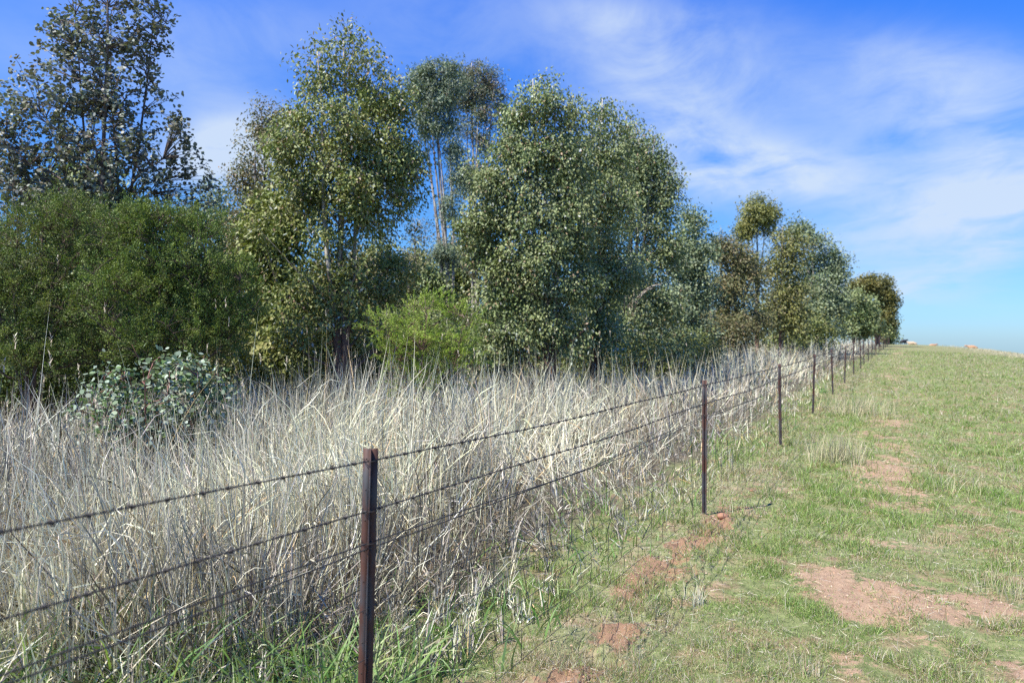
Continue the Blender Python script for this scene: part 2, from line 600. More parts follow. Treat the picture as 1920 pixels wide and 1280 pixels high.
TM = tie_mesh()
for i, u in enumerate(POST_U):
    jv = 0 if i < 3 else rp.normal(0, 0.02)
    X, Y = xy(u, jv)
    if i == 0: X -= .033
    Z = float(ground_z(X, Y))
    if i < 5:
        Z = float(np.interp(u, _ud, _zd))
    o = link('post', PM, fence)
    o.location = (X - FO[0], Y - FO[1], Z - FO[2])
    lean = rp.normal(0, 0.020, 2)
    rz = rp.normal(0, 0.2)
    if i == 0: lean = (0.012, 0.026); rz = 0.0
    if i == 1: lean = (0.0, 0.004); rz = 0.25
    o.rotation_euler = (lean[0], lean[1], rz)
    hs = 1.0 + (rp.normal(0, 0.02) if i > 1 else 0)
    o.scale = (.88, .88, hs)
    TOPS.append((o, np.array([X, Y, Z]), lean, hs))
    if i < 8:
        for z in WZ[:3]:
            link('tie_wire', TM, o, (0, 0, z))
    if i < 3:
        for z in np.arange(0.16, POST_H - 0.02, 0.105):
            link('hole', HM, o, (0, 0, float(z)))


def attach(i, z):
    o, P, lean, hs = TOPS[i]
    return P + np.array([lean[1] * z, -lean[0] * z, z * hs])


def wire_path(z, sag=0.02, step=0.06, umax=27, jitter=0.004, seed=1):
    r = np.random.RandomState(seed)
    pts = []
    P0 = attach(0, z)
    Xb, Yb = xy(POST_U[0] - SP, 0)
    prev = np.array([Xb, Yb, float(np.interp(POST_U[0] - SP, _ud, _zd)) + z + .11])
    ends = [prev] + [attach(i, z) for i in range(min(umax, len(TOPS)))]
    off = np.array([FD[1], -FD[0], 0]) * (0.006)
    for a, b in zip(ends[:-1], ends[1:]):
        L = np.linalg.norm(b - a)
        n = max(2, int(L / step))
        s = np.linspace(0, 1, n, endpoint=False)
        p = a + (b - a) * s[:, None]
        p[:, 2] -= sag * r.uniform(0.3, 1.3) * 4 * s * (1 - s)
        if jitter:
            ph = r.rand(2) * 6
            p[:, 2] += jitter * np.sin(s * 9 + ph[0]) * np.sin(s * pi)
        pts.append(p + off)
    pts.append((ends[-1] + off)[None])
    return np.concatenate(pts)


def barbed(z, seed):
    b = Bag()
    P = wire_path(z, 0.018, 0.012, 7, 0.006, seed)
    far = wire_path(z, 0.018, 0.5, 27, 0.004, seed)
    d = np.concatenate([[0], np.cumsum(np.linalg.norm(np.diff(P, axis=0), axis=1))])
    T = np.gradient(P, axis=0); T /= np.linalg.norm(T, axis=1)[:, None]
    A = np.cross(T, [0, 0, 1.0]); A /= np.linalg.norm(A, axis=1)[:, None]; B = np.cross(A, T)
    for ph in (0, pi):
        th = d / 0.042 * 2 * pi + ph
        Q = P + 0.0023 * (np.cos(th)[:, None] * A + np.sin(th)[:, None] * B)
        V, Fs = tube(Q, 0.0016, 5); b.add(V, Fs)
    # far run past the last detailed post
    ui, _ = uv(far[:, 0], far[:, 1])
    F = far[ui > POST_U[6] - 0.01]
    V, Fs = tube(F, 0.0042, 4); b.add(V, Fs)
    r = np.random.RandomState(seed + 9)
    # barbs: short spikes wound round the strand
    s = 0.05
    while s < d[-1]:
        k = np.searchsorted(d, s)
        k = min(k, len(P) - 1)
        c = P[k]
        th = np.linspace(0, 2 * pi * 2.2, 14)
        Q = c + T[k] * (np.linspace(-0.006, 0.006, 14))[:, None] + 0.0048 * (np.cos(th)[:, None] * A[k] + np.sin(th)[:, None] * B[k])
        V, Fs = tube(Q, 0.0017, 4); b.add(V, Fs)
        for e in (-1, 1, -0.4, 0.6):
            a = r.rand() * 2 * pi
            dirn = (cos(a) * A[k] + sin(a) * B[k]) + T[k] * 0.5 * e
            V, Fs = tube([c, c + dirn * 0.0075, c + dirn * 0.0145], [0.0016, 0.0014, 0.0003], 4)
            b.add(V, Fs)
        s += 0.10 + r.uniform(-0.008, 0.008)
    return b.mesh('barbed_wire', M_WIRE, False, FO)


for k, z in enumerate(WZ[:2]):
    link('barbed_wire', barbed(z, 11 + k), fence)
b = Bag()
for dz in (0, -0.018):
    P = wire_path(WZ[2] + dz, 0.03, 0.05, 9, 0.012, 31 + int(dz * 1000))
    V, Fs = tube(P, 0.0026, 5); b.add(V, Fs)
P = wire_path(WZ[2], 0.02, 0.5, 27, 0.0, 5)
V, Fs = tube(P[uv(P[:, 0], P[:, 1])[0] > POST_U[8]], 0.003, 4); b.add(V, Fs)
link('plain_wire', b.mesh('plain_wire', M_WIRE, False, FO), fence)
# netting: horizontal line wires and crimped uprights
b = Bag()
paths = []
for k, z in enumerate(WZ[3:]):
    P = wire_path(z, 0.02, 0.05, 12, 0.012, 51 + k); paths.append(P)
    V, Fs = tube(P, 0.0018, 4); b.add(V, Fs)
topw = wire_path(WZ[2] - 0.018, 0.03, 0.05, 12, 0.012, 31 - 18)
rows = [topw] + paths
nmin = min(len(p) for p in rows)
r = np.random.RandomState(8)
for k in range(3, nmin - 1, 6):
    for a, c in zip(rows[:-1], rows[1:]):
        s = np.linspace(0, 1, 5)
        q0, q1 = a[k], c[min(k + r.randint(-1, 2), nmin - 1)]
        Q = q0 + (q1 - q0) * s[:, None]
        amp = r.normal(0, 0.012)
        Q[:, :2] += (np.sin(s * pi) * amp)[:, None] * FD[None]
        V, Fs = tube(Q, 0.0016, 4); b.add(V, Fs)
link('wire_netting', b.mesh('wire_netting', M_WIRE, False, FO), fence)


# ------------------------------------------------------------------ palettes
def pick(cols, n, rs, jit=0.12, w=None):
    cols = np.array(cols)
    k = rs.choice(len(cols), n, p=w)
    c = cols[k] * (1 + rs.normal(0, jit, (n, 1))) * (1 + rs.normal(0, jit * 0.35, (n, 3)))
    return np.clip(c, 0.01, 0.9)


STRAW = [(0.74, 0.69, 0.46), (0.67, 0.63, 0.45), (0.56, 0.52, 0.37), (0.80, 0.76, 0.56)]
GREYS = [(0.42, 0.385, 0.29), (0.27, 0.24, 0.175), (0.13, 0.11, 0.075), (0.54, 0.505, 0.40)]
GOLD = [(0.58, 0.44, 0.22), (0.50, 0.36, 0.17)]
GRN = [(0.17, 0.28, 0.07), (0.24, 0.34, 0.11), (0.12, 0.21, 0.06), (0.33, 0.38, 0.15)]

# ------------------------------------------------------------------ tall dry grass
def polar(n, r0, r1, a0, a1, rs, p=1.0):
    r = r0 * (r1 / r0) ** (rs.rand(n) ** p)
    a = radians(a0) + rs.rand(n) * radians(a1 - a0)
    return r * np.sin(a), r * np.cos(a), r


def tall_height(x, y):
    u, v = uv(x, y)
    h = 0.50 + 0.50 * fbm(x, y, 0.55, 3) + 0.36 * fbm(x + 50, y, 1.9, 2)
    h = h * (1 - .5 * np.exp(-(((x - 4.6) / 2.0) ** 2 + ((y - 22) / 5) ** 2)))
    h = h * (1 - .0)
    h = h + .30 * np.exp(-(((x + 4.6) / 2.2) ** 2 + ((y - 7.6) / 1.3) ** 2))
    h = h + .30 * np.exp(-(((x + 2.3) / 2.2) ** 2 + ((y - 9.3) / 1.6) ** 2))
    h = h * (1 - .42 * np.exp(-(((x + 1.4) / 1.0) ** 2 + ((y - 2.9) / .75) ** 2)))
    h = h * (1 - 0.15 * sstep(-2.2, -4.5, x) * sstep(11, 7, y) * sstep(3.5, 5.5, y))
    edge = sstep(-0.55, -2.0, v + (fbm(x + 7, y, 0.8, 3) - 0.5) * 1.4)
    # the strip right of the first post is beaten down
    low = np.exp(-((u - 8.5) / 3.2) ** 2) * np.exp(-((v + 1.2) / 1.0) ** 2)
    return h * (0.22 + 0.78 * edge) * (1 - 0.45 * low)


def tall_grass():
    rs = np.random.RandomState(21)
    b = Bag()

    def region(n, r0=1.4, r1=130, a0=-62, a1=36):
        x, y, r = polar(n, r0, r1, a0, a1, rs)
        u, v = uv(x, y)
        far = sstep(14, 40, u)
        keep = (v < -0.28 - 0.25 * far * 0) & (v > -17.0) & (rs.rand(n) < 1 - 0.75 * sstep(-6, -8.5, v)) & (rs.rand(n) < 0.30 + 0.70 * sstep(.36, .56, fbm(x, y, 2.3, 3)))
        thin = sstep(-0.9, -0.3, v) * 0.55
        keep &= rs.rand(n) > thin
        return x[keep], y[keep], r[keep], u[keep], v[keep]

    def put(n, Lf, Wf, leanf, curvef, seg, cols, taper=1.6, zoff=0.0, kink=None, **kw):
        x, y, r, u, v = region(n, **kw)
        m = len(x)
        # gather into tussocks
        cx = np.round(x / 0.22) * 0.22 + (vnoise(np.round(x / .22) * 3.1, np.round(y / .22) * 5.3) - .5) * .3
        cy = np.round(y / 0.22) * 0.22 + (vnoise(np.round(x / .22) * 7.7, np.round(y / .22) * 2.9) - .5) * .3
        x = x * 0.45 + cx * 0.55; y = y * 0.45 + cy * 0.55
        H = tall_height(x, y)
        z = ground_z(x, y) - 0.02
        if zoff:
            z = z + rs.rand(m) * zoff * H
        sc = np.clip(r / 7.0, 1, None) ** 0.58
        L = Lf(m) * H
        W = Wf(m) * sc
        head = rs.rand(m) * 2 * pi
        # lodged swathes share a heading
        sw = fbm(x, y, 0.45, 2) * 4 * pi
        swf = rs.rand(m) < 0.6
        head = np.where(swf, sw + rs.normal(0, 0.5, m), head)
        grey = fbm(x + 3, y - 8, 0.38, 3) * 1.25 - .13 + rs.normal(0, 0.08, m) + .13 * sstep(12, 40, u) + .10 * sstep(-2.2, -3.6, x) * sstep(12, 6, y)
        ca = pick(STRAW, m, rs); cb = pick(GREYS, m, rs); cg = pick(GOLD, m, rs)
        c = np.where((grey > cols[0])[:, None], cb, ca)
        c = np.where((rs.rand(m) < cols[1])[:, None], cg, c)
        kk = None if kink is None else kink(m)
        V, F, C, tip = ribbons(np.stack([x, y, z], 1), head, L, W, leanf(m), curvef(m), seg, c, taper, None, kk)
        b.add(V, F, C)
        return tip, c, r

    N = lambda mu, s: (lambda m: rs.normal(mu, s, m))
    U = lambda a, c: (lambda m: rs.uniform(a, c, m))
    # upright stalks
    put(70000, U(0.70, 1.22), U(0.0036, 0.0070), lambda m: np.abs(rs.normal(0.04, 0.24, m)), N(0.03, 0.12), 3, (0.60, 0.06), 3)
    # leaning and broken stalks
    put(72000, U(0.6, 1.25), U(0.0048, 0.0105), lambda m: np.abs(rs.normal(0.62, 0.32, m)), N(0.05, 0.22), 4, (0.62, 0.05), 3, 0.30,
        kink=lambda m: rs.normal(0, 0.7, m) * (rs.rand(m) < .5))
    # drooping leaves
    put(110000, U(0.18, 0.52), U(0.0055, 0.0120), lambda m: np.abs(rs.normal(0.6, 0.4, m)), N(0.6, 0.7), 3, (0.60, 0.05), 1.8, 0.75,
        kink=lambda m: rs.normal(0, 0.5, m))
    # low tangle and thatch
    put(70000, U(0.18, 0.5), U(0.005, 0.011), lambda m: rs.uniform(0.7, 1.75, m), N(0.2, 0.6), 3, (0.55, 0.04), 2, 0.4)
    return b


bt = tall_grass()
o = link('tall_dry_grass', bt.mesh('tall_dry_grass', M_STRAW))
tag(o, 'bleached tall dry grass filling the strip between fence and trees', 'dry grass', kind='stuff')

# seeding stalks that stand above the mass
def seed_stalks():
    rs = np.random.RandomState(33)
    b = Bag()
    x, y, r = polar(2600, 3.5, 90, -38, 30, rs)
    u, v = uv(x, y)
    k = (v < -1.6) & (v > -6.8)
    x, y, r, v = x[k], y[k], r[k], v[k]
    spots = [(455, 575, 8.0), (390, 640, 6.3), (290, 640, 6.5), (410, 640, 6.6), (1145, 635, 12), (960, 660, 9.5), (480, 660, 7.5), (740, 640, 8.8), (640, 640, 8.4), (850, 655, 9.0), (60, 560, 6.5), (1270, 660, 15)]
    xs = np.array([(s[0] - 960) / FPX * s[2] for s in spots]); ys = np.array([s[2] for s in spots])
    hs = np.array([EYE + (640 - s[1]) / FPX * s[2] for s in spots])
    x = np.concatenate([xs, x]); y = np.concatenate([ys, y]); r = np.hypot(x, y)
    n = len(x)
    z = ground_z(x, y)
    L = rs.uniform(1.05, 1.5, n) * (0.75 + 0.5 * fbm(x, y, .5, 2)); L[:len(spots)] = hs * 1.03
    lean = np.abs(rs.normal(0.0, 0.14, n)); lean[:len(spots)] = rs.uniform(0.0, 0.12, len(spots))
    head = rs.rand(n) * 2 * pi
    c = pick(STRAW, n, rs)
    sc = np.clip(r / 5.5, 1, None) ** 0.7
    for rl in (0.3, 1.87):
        V, F, C, tip = ribbons(np.stack([x, y, z], 1), head, L, 0.0052 * sc, lean, np.full(n, 0.18), 5, c, 2.5, np.full(n, rl))
        b.add(V, F, C)
    # spikelets: short chaffy heads made of overlapping small glumes
    near = np.where((rs.rand(n) < 0.14) | (np.arange(n) < len(spots)))[0]
    for rep in range(7):
        m = len(near)
        f = rep * 0.012
        base = tip[near].copy(); base[:, 2] -= f * 1.0 + 0.01
        V, F, C, _ = ribbons(base, rs.rand(m) * 2 * pi, np.full(m, 0.026), 0.008 * sc[near] ** 0.7, rs.uniform(0.1, 0.8, m), np.full(m, 0.2), 2, pick([(0.5, 0.42, 0.28)], m, rs), 2)
        b.add(V, F, C)
    return b


o = link('seeding_grass_stalks', seed_stalks().mesh('seeding_grass_stalks', M_STRAW))
tag(o, 'thin pale seeding stalks poking above the dry grass', 'grass stalks', kind='stuff')

# green blades among the straw
def green_among():
    rs = np.random.RandomState(44)
    b = Bag()
    x, y, r = polar(80000, 1.6, 70, -48, 34, rs)
    u, v = uv(x, y)
    dens = sstep(0.50, 0.66, fbm(x + 20, y + 5, 0.7, 3)) + 0.8 * np.exp(-(((x + 1.9) / .8) ** 2 + ((y - 3.5) / .8) ** 2)) \
        + 0.8 * np.exp(-((v + 0.5) / 0.5) ** 2) * sstep(0.42, 0.6, fbm(x, y, 0.9, 3)) + 0.35 * np.exp(-((v + 1.1) / .7) ** 2) * np.exp(-((u - 7.5) / 2.5) ** 2)
    dens = dens + 1.6 * np.exp(-(((x + 1.55) / .75) ** 2 + ((y - 3.1) / .55) ** 2)) + 1.2 * np.exp(-(((x + .65) / .35) ** 2 + ((y - 3.2) / .5) ** 2))
    k = (v < -0.05) & (v > -4.5) & (rs.rand(len(x)) < dens * 0.75)
    x, y, r, v = x[k], y[k], r[k], v[k]
    n = len(x)
    sc = np.clip(r / 5, 1, None) ** 0.7
    H = 0.45 + 0.8 * tall_height(x, y)
    wide = rs.rand(n) < 0.30 + .3 * (x < -.3) * (y < 4.2)
    hot = np.exp(-(((x + 1.55) / .75) ** 2 + ((y - 3.1) / .55) ** 2)) + np.exp(-(((x + .65) / .35) ** 2 + ((y - 3.2) / .5) ** 2))
    H = H * (1 + 1.0 * hot)
    L = rs.uniform(0.08, 0.28, n) * H * np.where(wide, 1.6, 1); W = np.where(wide, rs.uniform(.007, .013, n), rs.uniform(.003, .006, n)) * sc
    V, F, C, _ = ribbons(np.stack([x, y, ground_z(x, y)], 1), rs.rand(n) * 2 * pi, L, W, np.abs(rs.normal(.35, .25, n)), rs.normal(.9, .5, n), 4, pick(GRN, n, rs, .15), 2.2)
    b.add(V, F, C)
    return b


o = link('green_grass', green_among().mesh('green_grass', M_GREEN))
tag(o, 'fresh green grass blades coming up through the dry grass by the fence', 'green grass', kind='stuff')


# ------------------------------------------------------------------ pasture
def pasture():
    rs = np.random.RandomState(55)
    b = Bag()
    x, y, r = polar(1150000, 2.2, 80, -22, 38, rs, 1.18)
    u, v = uv(x, y)
    soil = soil_mask(x, y)
    k = (v > -0.75) & (rs.rand(len(x)) > np.clip(soil * np.where(v < .6, .62, 1.05), 0, 0.88))
    k &= rs.rand(len(x)) < 0.22 + 0.78 * sstep(.38, .58, fbm(x, y, 5.2, 3))
    x, y, r, v = x[k], y[k], r[k], v[k]
    n = len(x)
    sc = np.clip(r / 4.0, 0.8, None) ** 0.80
    clump = sstep(0.42, 0.70, fbm(x + 3, y, 3.4, 3))
    L = rs.uniform(0.014, 0.042, n) * (0.6 + 1.4 * clump) * np.clip(r / 5, 1, 1.9) * rs.uniform(.7, 1.5, n)
    W = rs.uniform(0.0018, 0.0036, n) * sc
    dry = rs.rand(n) < 0.15 + 0.38 * sstep(0.44, 0.64, fbm(x - 5, y + 8, 0.8, 4)) + 0.3 * np.exp(-((v - .1) / .5) ** 2)
    GR = [(0.21, 0.31, 0.070), (0.265, 0.37, 0.095), (0.155, 0.25, 0.052), (0.35, 0.41, 0.14)]
    c = np.where(dry[:, None], pick([(0.45, 0.38, 0.24), (0.36, 0.27, 0.15), (0.55, 0.49, 0.36)], n, rs), pick(GR, n, rs, .15))
    V, F, C, _ = ribbons(np.stack([x, y, ground_z(x, y) - 0.003], 1), rs.rand(n) * 2 * pi, L, W,
                         np.abs(rs.normal(.65, .4, n)), rs.normal(.5, .5, n), 2, c, 2.0)
    b.add(V, F, C)
    return b


o = link('pasture_grass', pasture().mesh('pasture_grass', M_GREEN))
tag(o, 'short grazed green pasture grass right of the fence', 'pasture grass', kind='stuff')


def straw_litter():
    rs = np.random.RandomState(56)
    b = Bag()
    x, y, r = polar(15000, 2.0, 60, -22, 40, rs)
    u, v = uv(x, y)
    k = (v > -0.8)
    x, y, r, v = x[k], y[k], r[k], v[k]; n = len(x)
    up = rs.rand(n) < 0.10
    L = np.where(up, rs.uniform(.05, .16, n), rs.uniform(.02, .09, n)); sc = np.clip(r / 4, 1, None) ** .75
    lean = np.where(up, np.abs(rs.normal(.3, .2, n)), rs.uniform(1.35, 1.62, n))
    V, F, C, _ = ribbons(np.stack([x, y, ground_z(x, y) + np.where(up, 0, .015)], 1), rs.rand(n) * 2 * pi, L, rs.uniform(.0012, .0026, n) * sc,
                         lean, rs.normal(0, .25, n), 3, pick([(.52, .46, .33), (.42, .36, .26), (.33, .25, .16), (.62, .56, .42)], n, rs), 2.5)
    b.add(V, F, C)
    return b


o = link('straw_litter', straw_litter().mesh('straw_litter', M_STRAW))
tag(o, 'loose bits of straw strewn over the short pasture', 'straw', kind='stuff')


def tuft(px, Y, n, h, spread, label, cols=STRAW, lean=.28, seed=0):
    rs = np.random.RandomState(900 + seed)
    X = (px - 960) / FPX * Y
    z0 = float(ground_z(X, Y))
    x = rs.normal(0, spread, n); y = rs.normal(0, spread, n)
    z = ground_z(X + x, Y + y) - z0
    n = int(n * 1.5); x = np.resize(x, n) + rs.normal(0, spread * .2, n); y = np.resize(y, n) + rs.normal(0, spread * .2, n)
    z = ground_z(X + x, Y + y) - z0
    sc = max(1, Y / 4.5) ** .6
    ca = pick(cols, n, rs); cb = pick(GRN, n, rs)
    c = np.where((rs.rand(n) < .15)[:, None], cb, ca)
    b = Bag()
    V, F, C, _ = ribbons(np.stack([x, y, z - .01], 1), rs.rand(n) * 2 * pi, h * rs.uniform(.35, 1.1, n), rs.uniform(.002, .0042, n) * sc,
                         np.abs(rs.normal(0, lean, n)), rs.normal(.2, .35, n), 4, c, 2.2)
    b.add(V, F, C)
    o = link('grass_tuft', b.mesh('grass_tuft', M_STRAW), None, (X, Y, z0))
    tag(o, label, 'grass tuft', 'dry tufts in the grazed pasture')


PALE = [(0.56, 0.50, 0.30), (0.48, 0.44, 0.27), (0.40, 0.38, 0.22)]
tuft(1567, 10.1, 420, 0.42, 0.17, 'large pale dry tuft in the pasture, the nearer of two beside the fence', PALE, seed=1)
tuft(1612, 16.0, 420, 0.50, 0.32, 'wide pale dry tuft farther up the fence, behind the nearer large pale tuft', PALE, seed=2)
tuft(1307, 4.75, 46, 0.15, 0.035, 'small spiky straw tuft in the green turf below the second fence post', seed=3)
tuft(1750, 6.2, 60, 0.16, 0.06, 'thin brown tuft just above the large bare earth patch', [(0.40, 0.30, .16), (.5, .42, .25)], seed=4)
tuft(1790, 8.3, 70, 0.24, 0.16, 'sparse upright straw stalks in mid pasture right of the worn track', PALE, seed=5)
tuft(1900, 4.9, 90, 0.22, 0.10, 'loose straw tuft at the right edge beside the bare earth patch', PALE, seed=6)
tuft(1505, 3.75, 60, 0.12, 0.05, 'low brown tuft in the turf at the bottom, left of the bare earth patch', [(0.42, 0.32, .2), (.5, .44, .3)], seed=7)


# clods of red earth at the second post
def clod(x, y, s, seed, label):
    rs = np.random.RandomState(seed)
    u_ = np.linspace(0, 2 * pi, 14, endpoint=False); v_ = np.linspace(0.05, pi - .05, 9)
    U, Vv = np.meshgrid(u_, v_)
    n = 1 + .35 * (fbm(U * 1.2 + seed, Vv * 2, 1.3, 3) - .5) + rs.normal(0, .05, U.shape)
    n[:, 0] = n[:, 0]
    P = np.stack([np.cos(U) * np.sin(Vv) * n * s, np.sin(U) * np.sin(Vv) * n * s * .8, np.cos(Vv) * n * s * .6], -1).reshape(-1, 3)
    i = np.arange(8)[:, None] * 14; j = np.arange(14)[None]; j2 = (j + 1) % 14
    F = np.stack([i + j, i + j2, i + 14 + j2, i + 14 + j], -1).reshape(-1, 4)
    me = make_mesh('earth_clod', P, [F, ], M_CLOD, None, True)
    o = link('earth_clod', me, None, (x, y, float(ground_z(x, y)) + s * .18))
    tag(o, label, 'clod', 'red earth clods by the fence')


M_CLOD = mat_plain('red_earth', (0.20, 0.095, 0.05), (0.42, 0.22, 0.13), 40, 0.95)
clod(1.90, 6.93, .055, 3, 'red earth clod at the foot of the second fence post')



# ------------------------------------------------------------------ trees
def leaf_faces(C, ax, nr, L, W, kind, rs):
    """C centres, ax leaf axis, nr side vector. kind 'lance' | 'round' | 'fine'"""
    n = len(C)
    L = L[:, None]; W = W[:, None]
    up = np.cross(ax, nr)
    if kind == 'round':
        k = 7
        th = np.arange(k) / k * 2 * pi
        P = C[:, None] + ax[:, None] * (np.cos(th)[None, :, None] * L[:, None] * .5) + nr[:, None] * (np.sin(th)[None, :, None] * W[:, None] * .5) \
            + up[:, None] * (np.abs(np.sin(th))[None, :, None] * W[:, None] * .12)
        V = P.reshape(-1, 3)
        F = (np.arange(n) * k)[:, None] + np.arange(k)[None]
        return V, [F], k
    if kind == 'lance':
        # six corners, folded a little on the midrib and curved like a sickle
        a0 = C - ax * L * .5
        sick = nr * (rs.normal(0, .14, (n, 1)) * L)
        q = [a0, C - ax * L * .16 + nr * W * .5 + up * W * .14 + sick * .6, C + ax * L * .2 + nr * W * .36 + up * W * .1 + sick * .5,
             C + ax * L * .5, C + ax * L * .2 - nr * W * .36 + up * W * .1 + sick * .5, C - ax * L * .16 - nr * W * .5 + up * W * .14 + sick * .6]
        V = np.stack(q, 1).reshape(-1, 3)
        b = (np.arange(n) * 6)[:, None]
        F = np.concatenate([b + np.array([[0, 1, 2, 3]]), b + np.array([[0, 3, 4, 5]])])
        return V, [F], 6
    q = [C - ax * L * .5, C + nr * W * .5, C + ax * L * .5, C - nr * W * .5]
    V = np.stack(q, 1).reshape(-1, 3)
    F = (np.arange(n) * 4)[:, None] + np.arange(4)[None]
    return V, [F], 4


def unit(v):
    return v / (np.linalg.norm(v, axis=-1, keepdims=True) + 1e-9)


def tree(name, label, cat, root, lobes, Y, *, nclust, nleaf, leafL, leafW, kind, cols, spread=.22, group='gum trees of the belt',
         stems=1, stem_r=.07, bark=None, leafmat=None, seed=0, limbs=12, droop=.5, shell=.30, lean=0.0, pale=None, stick=(), depth=1.0, twigr=.004,
         twig_every=1, clear=0.0, colw=None, glint=.0, spray=0, bough=None, freef=.42):
    """root (px, Y) of the foot; lobes: (px, py, half width px, half height px[, depth shift m]) at depth Y"""
    rs = np.random.RandomState(1000 + seed)
    RX = (root - 960) / FPX * Y
    RZ = float(ground_z(RX, Y))
    org = np.array([RX, Y, RZ])
    LB = []
    for lb in lobes:
        c = at(lb[0], lb[1], Y) - org
        rx = lb[2] / FPX * Y; rz = lb[3] / FPX * Y
        dy = lb[4] if len(lb) > 4 else 0
        c[1] += dy
        LB.append((c, np.array([rx, rx * depth, rz])))
    vol = np.array([np.prod(r) ** .72 for _, r in LB]); vol /= vol.sum()
    # boughs inside the lobes, leaf clusters on the boughs
    BR = bough or float(np.clip(np.mean([r[0] for _, r in LB]) * .54, .12, 1.3))
    nb = max(6, nclust // 8)
    k = rs.choice(len(LB), nb, p=vol)
    d0 = unit(rs.normal(0, 1, (nb, 3)))
    ext = np.stack([LB[i][1] for i in k])
    BC = np.stack([LB[i][0] for i in k]) + d0 * np.maximum(ext - BR * .55, ext * .35) * (rs.rand(nb, 1) ** shell) * rs.uniform(.88, 1.12, (nb, 1))
    br = BR * rs.uniform(.65, 1.2, nb)
    j = rs.randint(0, nb, nclust)
    dd = rs.normal(0, 1, (nclust, 3)); dd[:, 2] = np.where(rs.rand(nclust) < .75, np.abs(dd[:, 2]), dd[:, 2]); dd = unit(dd)
    CL = BC[j] + dd * br[j][:, None] * np.array([1, 1, .78]) * (rs.rand(nclust, 1) ** .22)
    d = unit(dd + d0[j] * .35)
    free = rs.rand(nclust) < freef
    k = rs.choice(len(LB), nclust, p=vol)
    d2 = unit(rs.normal(0, 1, (nclust, 3)))
    cf = np.stack([LB[i][0] for i in k]) + d2 * np.stack([LB[i][1] for i in k]) * (rs.rand(nclust, 1) ** .4)
    CL = np.where(free[:, None], cf, CL); d = np.where(free[:, None], d2, d)
    keep = CL[:, 2] > 0.25 + clear
    CL = CL[keep]; d = d[keep]; nclust = len(CL)
    # stems
    bw = Bag()
    tops = sorted(LB, key=lambda q: -(q[0][2] + q[1][2]))
    stemP = []
    for s in range(stems):
        c, r = tops[s % len(tops)]
        top = c + np.array([rs.normal(0, .15), rs.normal(0, .2), r[2] * .75]) + (0 if s < len(tops) else rs.normal(0, .3, 3))
        foot = np.array([rs.normal(0, .06) if s else 0, rs.normal(0, .06) if s else 0, -.1])
        m = 14
        t = np.linspace(0, 1, m)
        P = foot + (top - foot) * t[:, None]
        P[:, 0] += lean * np.sin(t * pi) + .10 * np.sin(t * 7 + rs.rand() * 6) * t * (1 - t) * 4 * .6
        P[:, 0] = foot[0] + (P[:, 0] - foot[0]) * 1.0 + (top[0] - foot[0]) * (t ** 1.5 - t) * .6
        P[:, 1] += .10 * np.sin(t * 6 + rs.rand() * 6) * t * (1 - t) * 4 * .6
        R = stem_r * (1 - .88 * t ** .85) * (1 if s == 0 else rs.uniform(.6, .85))
        R[0] *= 1.25
        V, Fs = tube(P, R, 8); bw.add(V, Fs)
        stemP.append((P, R))
    allP = np.concatenate([p for p, _ in stemP]); allR = np.concatenate([r for _, r in stemP])
    # limbs: from a stem to chosen clusters
    li = rs.choice(nclust, min(limbs, nclust), replace=False)
    nodes = [allP]; nrad = [allR]
    for j in li:
        tgt = CL[j] * 1.0
        dist = np.linalg.norm(allP[:, :2] - tgt[:2], axis=1)
        want = tgt[2] - (.55 + rs.rand() * .5) * dist
        q = np.argmin(np.abs(allP[:, 2] - want) + dist * .4 + (allP[:, 2] < .3) * 2)
        a = allP[q]; t = np.linspace(0, 1, 8)[:, None]
        mid = a + (tgt - a) * .5; mid[2] -= .10 * np.linalg.norm(tgt - a) * rs.uniform(-.2, 1.2)
        P = (1 - t) ** 2 * a + 2 * t * (1 - t) * mid + t ** 2 * tgt
        P[1:-1] += rs.normal(0, .025, (6, 3))
        R = min(allR[q] * .55, .045) * (1 - .8 * t[:, 0]) + .004
        V, Fs = tube(P, R, 5, False); bw.add(V, Fs)
        nodes.append(P[2:]); nrad.append(R[2:])
    NP = np.concatenate(nodes); NR = np.concatenate(nrad)
    # twigs to each leaf cluster
    tw = []
    for j in range(0, nclust, twig_every):
        tgt = CL[j]
        dd = np.linalg.norm(NP - tgt, axis=1) + np.clip(NP[:, 2] - tgt[2] + .05, 0, None) * 2.0
        q = np.argmin(dd)
        a = NP[q]; mid = (a + tgt) / 2; mid[2] += .04
        t = np.array([0, .35, .7, 1])[:, None]
        P = (1 - t) ** 2 * a + 2 * t * (1 - t) * mid + t ** 2 * tgt
        R = np.array([1.6, 1.3, .9, .5]) * twigr * max(1, Y / 16)
        V, Fs = tube(P, R, 3, False); bw.add(V, Fs)
    for (x0, y0, x1, y1, rr) in stick:      # bare bleached dead limbs
        a = at(x0, y0, Y) - org; c2 = at(x1, y1, Y) - org; a[1] -= depth * .2 + .35; c2[1] -= 1.0
        t = np.linspace(0, 1, 6)[:, None]
        P = a + (c2 - a) * t; P[:, 2] += .12 * np.sin(t[:, 0] * pi)
        V, Fs = tube(P, rr * (1 - .6 * t[:, 0]), 5); bw.add(V, Fs)
    # leaves hang along each cluster's shoots
    n = nclust * nleaf
    cc = np.repeat(CL, nleaf, 0); dd = np.repeat(d, nleaf, 0)
    csz = np.repeat(rs.uniform(.65, 1.35, nclust), nleaf)
    off = unit(rs.normal(0, 1, (n, 3))) * (rs.rand(n, 1) ** .5) * 1.65 * spread * csz[:, None]
    off[:, 2] = off[:, 2] * .85 - np.abs(rs.normal(0, .35, n)) * spread
